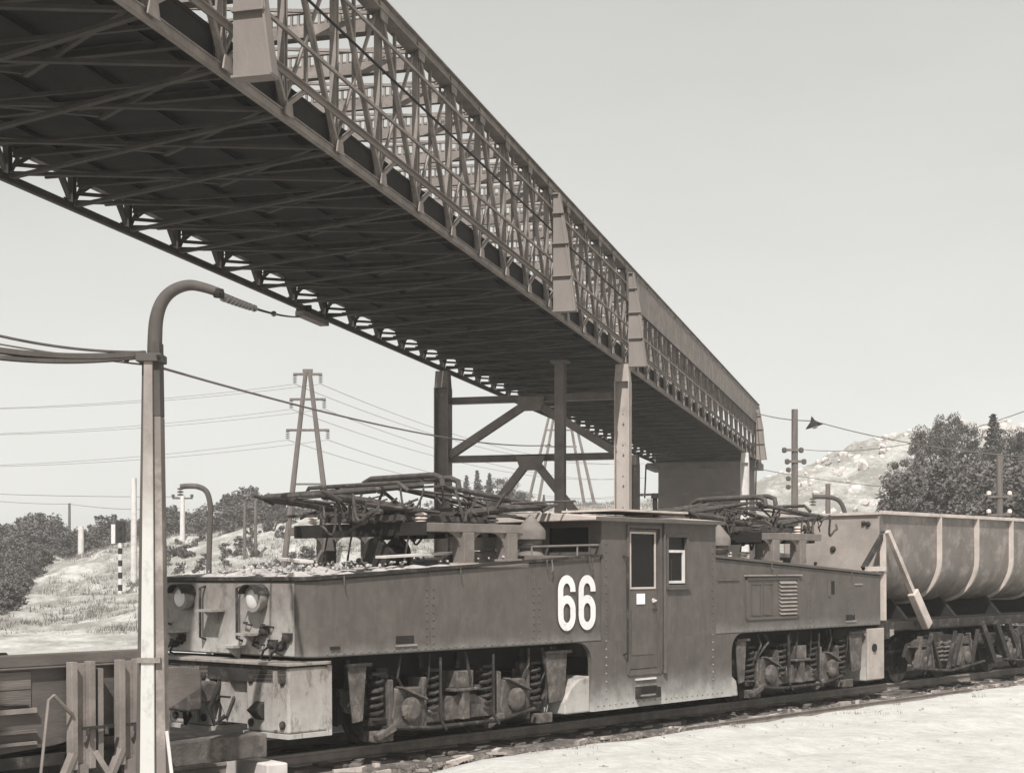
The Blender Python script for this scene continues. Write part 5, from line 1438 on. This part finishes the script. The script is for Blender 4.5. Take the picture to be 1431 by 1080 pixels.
def trunk_mesh(seed, kind):
    rnd = random.Random(seed); mb = MB()
    if kind == 'shrub':
        for i in range(5): mb.tube([(0, 0, 0), (rnd.uniform(-.2, .2), rnd.uniform(-.2, .2), .55)], [.02, .006], 5)
    else:
        pts = [(0, 0, -.02), (.01, 0, .2), (-.01, .01, .45), (.0, 0, .9)]
        mb.tube(pts, [.026, .021, .015, .004], 7)
        for i in range(7):
            h = rnd.uniform(.25, .7); a = rnd.uniform(0, 6.28); l_ = .26 * (1 - h * .7) if kind == 'broad' else .12 * (1.1 - h)
            mb.tube([(0, 0, h), (l_ * .6 * math.cos(a), l_ * .6 * math.sin(a), h + .06), (l_ * math.cos(a), l_ * math.sin(a), h + .15 if kind == 'broad' else h + .02)], [.011, .007, .003], 5)
    o = mb.build('trunk', M_bark, smooth=True); me = o.data; bpy.data.objects.remove(o); return me
CR = {'broad': [crown_mesh('crown', 10 + i, 'broad', M_leaf if i < 2 else M_leaf2, 3800, .021) for i in range(3)],
      'conifer': [crown_mesh('crown', 20 + i, 'conifer', M_needle, 3200, .016) for i in range(2)],
      'shrub': [crown_mesh('crown', 30 + i, 'shrub', M_leaf2, 1500, .045) for i in range(2)]}
CRH = {'broad': [crown_mesh('crown', 50 + i, 'broad', M_leaf, 9000, .0155) for i in range(3)], 'conifer': [crown_mesh('crown', 60, 'conifer', M_needle, 6000, .014)], 'shrub': CR['shrub']}
CRF = {'broad': [crown_mesh('crown', 70 + i, 'broad', M_leaf, 1500, .033) for i in range(3)], 'conifer': [crown_mesh('crown', 75 + i, 'conifer', M_needle, 1400, .027) for i in range(2)],
       'shrub': [crown_mesh('crown', 80 + i, 'shrub', M_leaf, 900, .06) for i in range(3)]}
TR = {k: trunk_mesh(5, k) for k in CR}
def tree(px, ptop, Z, kind, label, wide=1.0, group=None, var=0, sink=0.0):
    p = W(px, ptop, Z); g = ground_z(p.x, p.y) - .15 - sink
    h = max(1.0, p.z - g)
    nm = {'broad': 'broadleaf_tree', 'conifer': 'conifer_tree', 'shrub': 'shrub'}[kind]
    root = empty(nm, (p.x, p.y, g), (0, 0, random.uniform(0, 6.28)))
    tag(root, label, 'shrub' if kind == 'shrub' else 'tree', group)
    for nme, me in (('trunk', TR[kind]), ('crown', CRH[kind][var % len(CRH[kind])])):
        o = bpy.data.objects.new(nme, me); COL.objects.link(o); o.parent = root; o.scale = (h * wide, h * wide, h)
    return root
# far woods that read as one grey mass
def wood(name, label, xs, Z0, Z1, top, n, seed, kinds=('broad', 'broad', 'conifer'), hmax=99, src=None, xlim=None):
    rw = random.Random(seed); mb = MB(); k = 0
    for i in range(n):
        x = rw.uniform(*xs); Z = rw.uniform(Z0, Z1); x = min(x, xlim(Z) - abs(rw.gauss(0, 14))) if xlim and x > xlim(Z) else x
        yt = lerp_table(top, x) + rw.uniform(-6, 18) * (1 if hmax > 50 else 2.2)
        p = W(x, yt, Z); g = ground_z(p.x, p.y) - .3; h = max(1.2, p.z - g); h = min(h, hmax * rw.uniform(.55, 1)); kd = rw.choice(kinds); me = rw.choice((src or CRF)[kd]); wd_ = rw.uniform(.9, 1.35) * (1.0 if kd == 'broad' else .9)
        ca, sa = math.cos(i), math.sin(i); o_ = len(mb.v)
        for v in me.vertices:
            c = v.co; mb.v.append((p.x + (c.x * ca - c.y * sa) * h * wd_, p.y + (c.x * sa + c.y * ca) * h * wd_, g + c.z * h))
        nf = len(me.polygons)
        for j in range(0, nf):
            mb.f.append(tuple(o_ + q for q in me.polygons[j].vertices))
    me = bpy.data.meshes.new(name); me.from_pydata(mb.v, [], mb.f); me.materials.append(M_leaf)
    o = bpy.data.objects.new(name, me); COL.objects.link(o); tag(o, label, 'wood', kind='stuff')
wood('distant_wood', 'hazy grey wood along the skyline at left', (-60, 250), 136, 175, [(-60, 722), (30, 730), (60, 718), (90, 740), (120, 745), (150, 718), (180, 728), (220, 706), (250, 715)], 130, 1)
wood('distant_wood', 'hazy grey wood on the skyline behind the pylon', (230, 620), 136, 175, [(230, 706), (270, 716), (300, 702), (345, 684), (375, 694), (410, 712), (520, 704), (620, 706)], 140, 2)
wood('slope_thicket', 'dark thicket covering the embankment slope at far left', (-60, 104), 80, 132, [(-60, 740), (40, 745), (75, 755), (104, 790)], 230, 3, ('shrub', 'shrub', 'broad'), 1.9, None, lambda Z: 108 - (128 - Z) * 2.2)
for i, (x, y, k, lab) in enumerate([(652, 662, 'conifer', 'leftmost of the slim hazy conifers seen through the trestle'), (667, 655, 'conifer', 'tallest slim conifer seen through the trestle'), (684, 659, 'conifer', 'slim conifer just left of the trestle strut'),
        (703, 668, 'broad', 'rounded hazy tree under the trestle strut'), (726, 682, 'broad', 'low rounded tree left of the middle steel column'), (760, 690, 'conifer', 'small conifer beside the middle steel column')]):
    tree(x, y, 150, k, lab, 1.2 if k == 'broad' else 1.0, 'trees behind the trestle', i)
# trees at right
right = [(1268, 640, 92, 'broad', .9, 'small rounded tree at the left foot of the right-hand grove'), (1300, 590, 96, 'broad', .75, 'leafy tree with loose crown, left of the tall grove at right'), (1326, 578, 100, 'broad', .8, 'tallest rounded tree in the grove at right'),
         (1352, 592, 96, 'broad', .75, 'dense tree in the middle of the grove at right'), (1388, 576, 98, 'conifer', 1.5, 'pointed tree near the right edge'), (1412, 600, 94, 'broad', .8, 'broad tree cut by the right edge'), (1440, 596, 96, 'broad', .8, 'tree beyond the right edge of the grove'),
         (1290, 640, 84, 'broad', 1.0, 'lower tree in front of the left part of the grove'), (1335, 640, 82, 'broad', 1.0, 'lower tree in front of the middle of the grove'), (1375, 640, 82, 'broad', 1.0, 'lower tree in front of the pointed tree'), (1415, 645, 80, 'broad', 1.0, 'lower tree in front at the right edge')]
for i, (x, y, Z, k, wdt, lab) in enumerate(right): tree(x, y, Z, k, lab, wdt, 'grove at right', i)
wood('grove_undergrowth', 'dense undergrowth filling the foot of the grove at right', (1285, 1470), 74, 92, [(1285, 690), (1310, 660), (1470, 650)], 16, 6, ('broad', 'broad', 'shrub'), 99, CRH)
for i, (x, y, l_) in enumerate([(1170, 640, 'dark scrub on the crest of the sand hill, left'), (1190, 646, 'dark scrub on the crest of the sand hill, middle'), (1232, 640, 'dark scrub on the crest of the sand hill beside the grove')]):
    tree(x, y, 128, 'shrub', l_, 1.8, 'scrub on the sand hill', i)
wood('slope_scrub', 'patchy low scrub on the embankment face behind the locomotive hood', (225, 470), 84, 112, [(225, 776), (300, 766), (400, 758), (470, 752)], 60, 8, ('shrub',), 1.3)

# rocks on the spoil heap at right
def spoil():
    x = random.uniform(20, 44); y = random.uniform(78, 128); return (x, y, ground_z(x, y))
o = stones_mesh(900, spoil, .08, .55).build('spoil_rocks', mat('spoil_rock', .42, .95, .35, 1.5, warm=.6)); tag(o, 'pale rocks lying on the sandy spoil heap behind the wagon', 'rocks', kind='stuff')
# dry grass tufts and weeds on the banks
def tufts(name, label, n, place, h0, h1, m_):
    rg = random.Random(len(name) + n); mb = MB()
    for i in range(n):
        x, y = place(rg)
        if x is None: continue
        z = ground_z(x, y); k = rg.randint(5, 9); hh = rg.uniform(h0, h1)
        for j in range(k):
            a = rg.uniform(0, 6.28); ln = hh * rg.uniform(.6, 1.1); w_ = hh * .07; c, s_ = math.cos(a), math.sin(a); ox, oy = rg.uniform(-.9, .9) * hh, rg.uniform(-.9, .9) * hh
            tip = (x + ox + c * ln * .6, y + oy + s_ * ln * .6, z + ln)
            mb.add([(x + ox - s_ * w_, y + oy + c * w_, z - .03), (x + ox + s_ * w_, y + oy - c * w_, z - .03), tip], [(0, 1, 2)])
    me = bpy.data.meshes.new(name); me.from_pydata(mb.v, [], mb.f); me.materials.append(m_)
    o = bpy.data.objects.new(name, me); COL.objects.link(o); tag(o, label, 'grass', kind='stuff')
def bank(rg):
    x = rg.uniform(-60, 16); y = rg.uniform(64, 128)
    return (x, y) if noise.noise((x * .12, y * .06, 11)) + rg.uniform(-.35, .35) > .02 else (None, None)
tufts('dry_grass', 'dry grass and weeds growing in patches on the sandy banks', 42000, bank, .12, .36, mat('dry_grass_blades', .15, .9, .4, .6, warm=.8, bump=0))
def flat(rg):
    x = rg.uniform(-26, -6); y = rg.uniform(26, 66)
    return (x, y) if noise.noise((x * .2, y * .12, 5)) + rg.uniform(-.3, .3) > .25 else (None, None)
tufts('ground_weeds', 'low weeds scattered on the flat sand at left', 9000, flat, .05, .13, mat('dry_grass_blades', .15))
def verge(rg):
    t = rg.uniform(2, 26); q = -0.9 - 1.2 * rg.random() ** 2; p = TO + TD * t + TN * q
    return (p.x, p.y) if noise.noise((t * .8, q, 2)) > .18 else (None, None)
tufts('verge_weeds', 'sparse weeds along the edge of the sand beside the near rail', 900, verge, .03, .09, mat('dry_grass_blades', .15))

# ------------------------------------------------------------------ summer haze
hz = MB().box(-342, 342, -42, 402, -4, 24).build('haze', bpy.data.materials.new('haze_air'))
hm = hz.data.materials[0]; hm.use_nodes = True
hn = hm.node_tree.nodes; hn.clear()
ho = hn.new('ShaderNodeOutputMaterial'); hv = hn.new('ShaderNodeVolumePrincipled')
hv.inputs['Color'].default_value = (0.97, 0.97, 0.95, 1); hv.inputs['Density'].default_value = 0.00065; hv.inputs['Anisotropy'].default_value = 0.0
hm.node_tree.links.new(hv.outputs[0], ho.inputs['Volume'])
tag(hz, 'thin pale summer haze over the whole place', 'haze', kind='stuff')
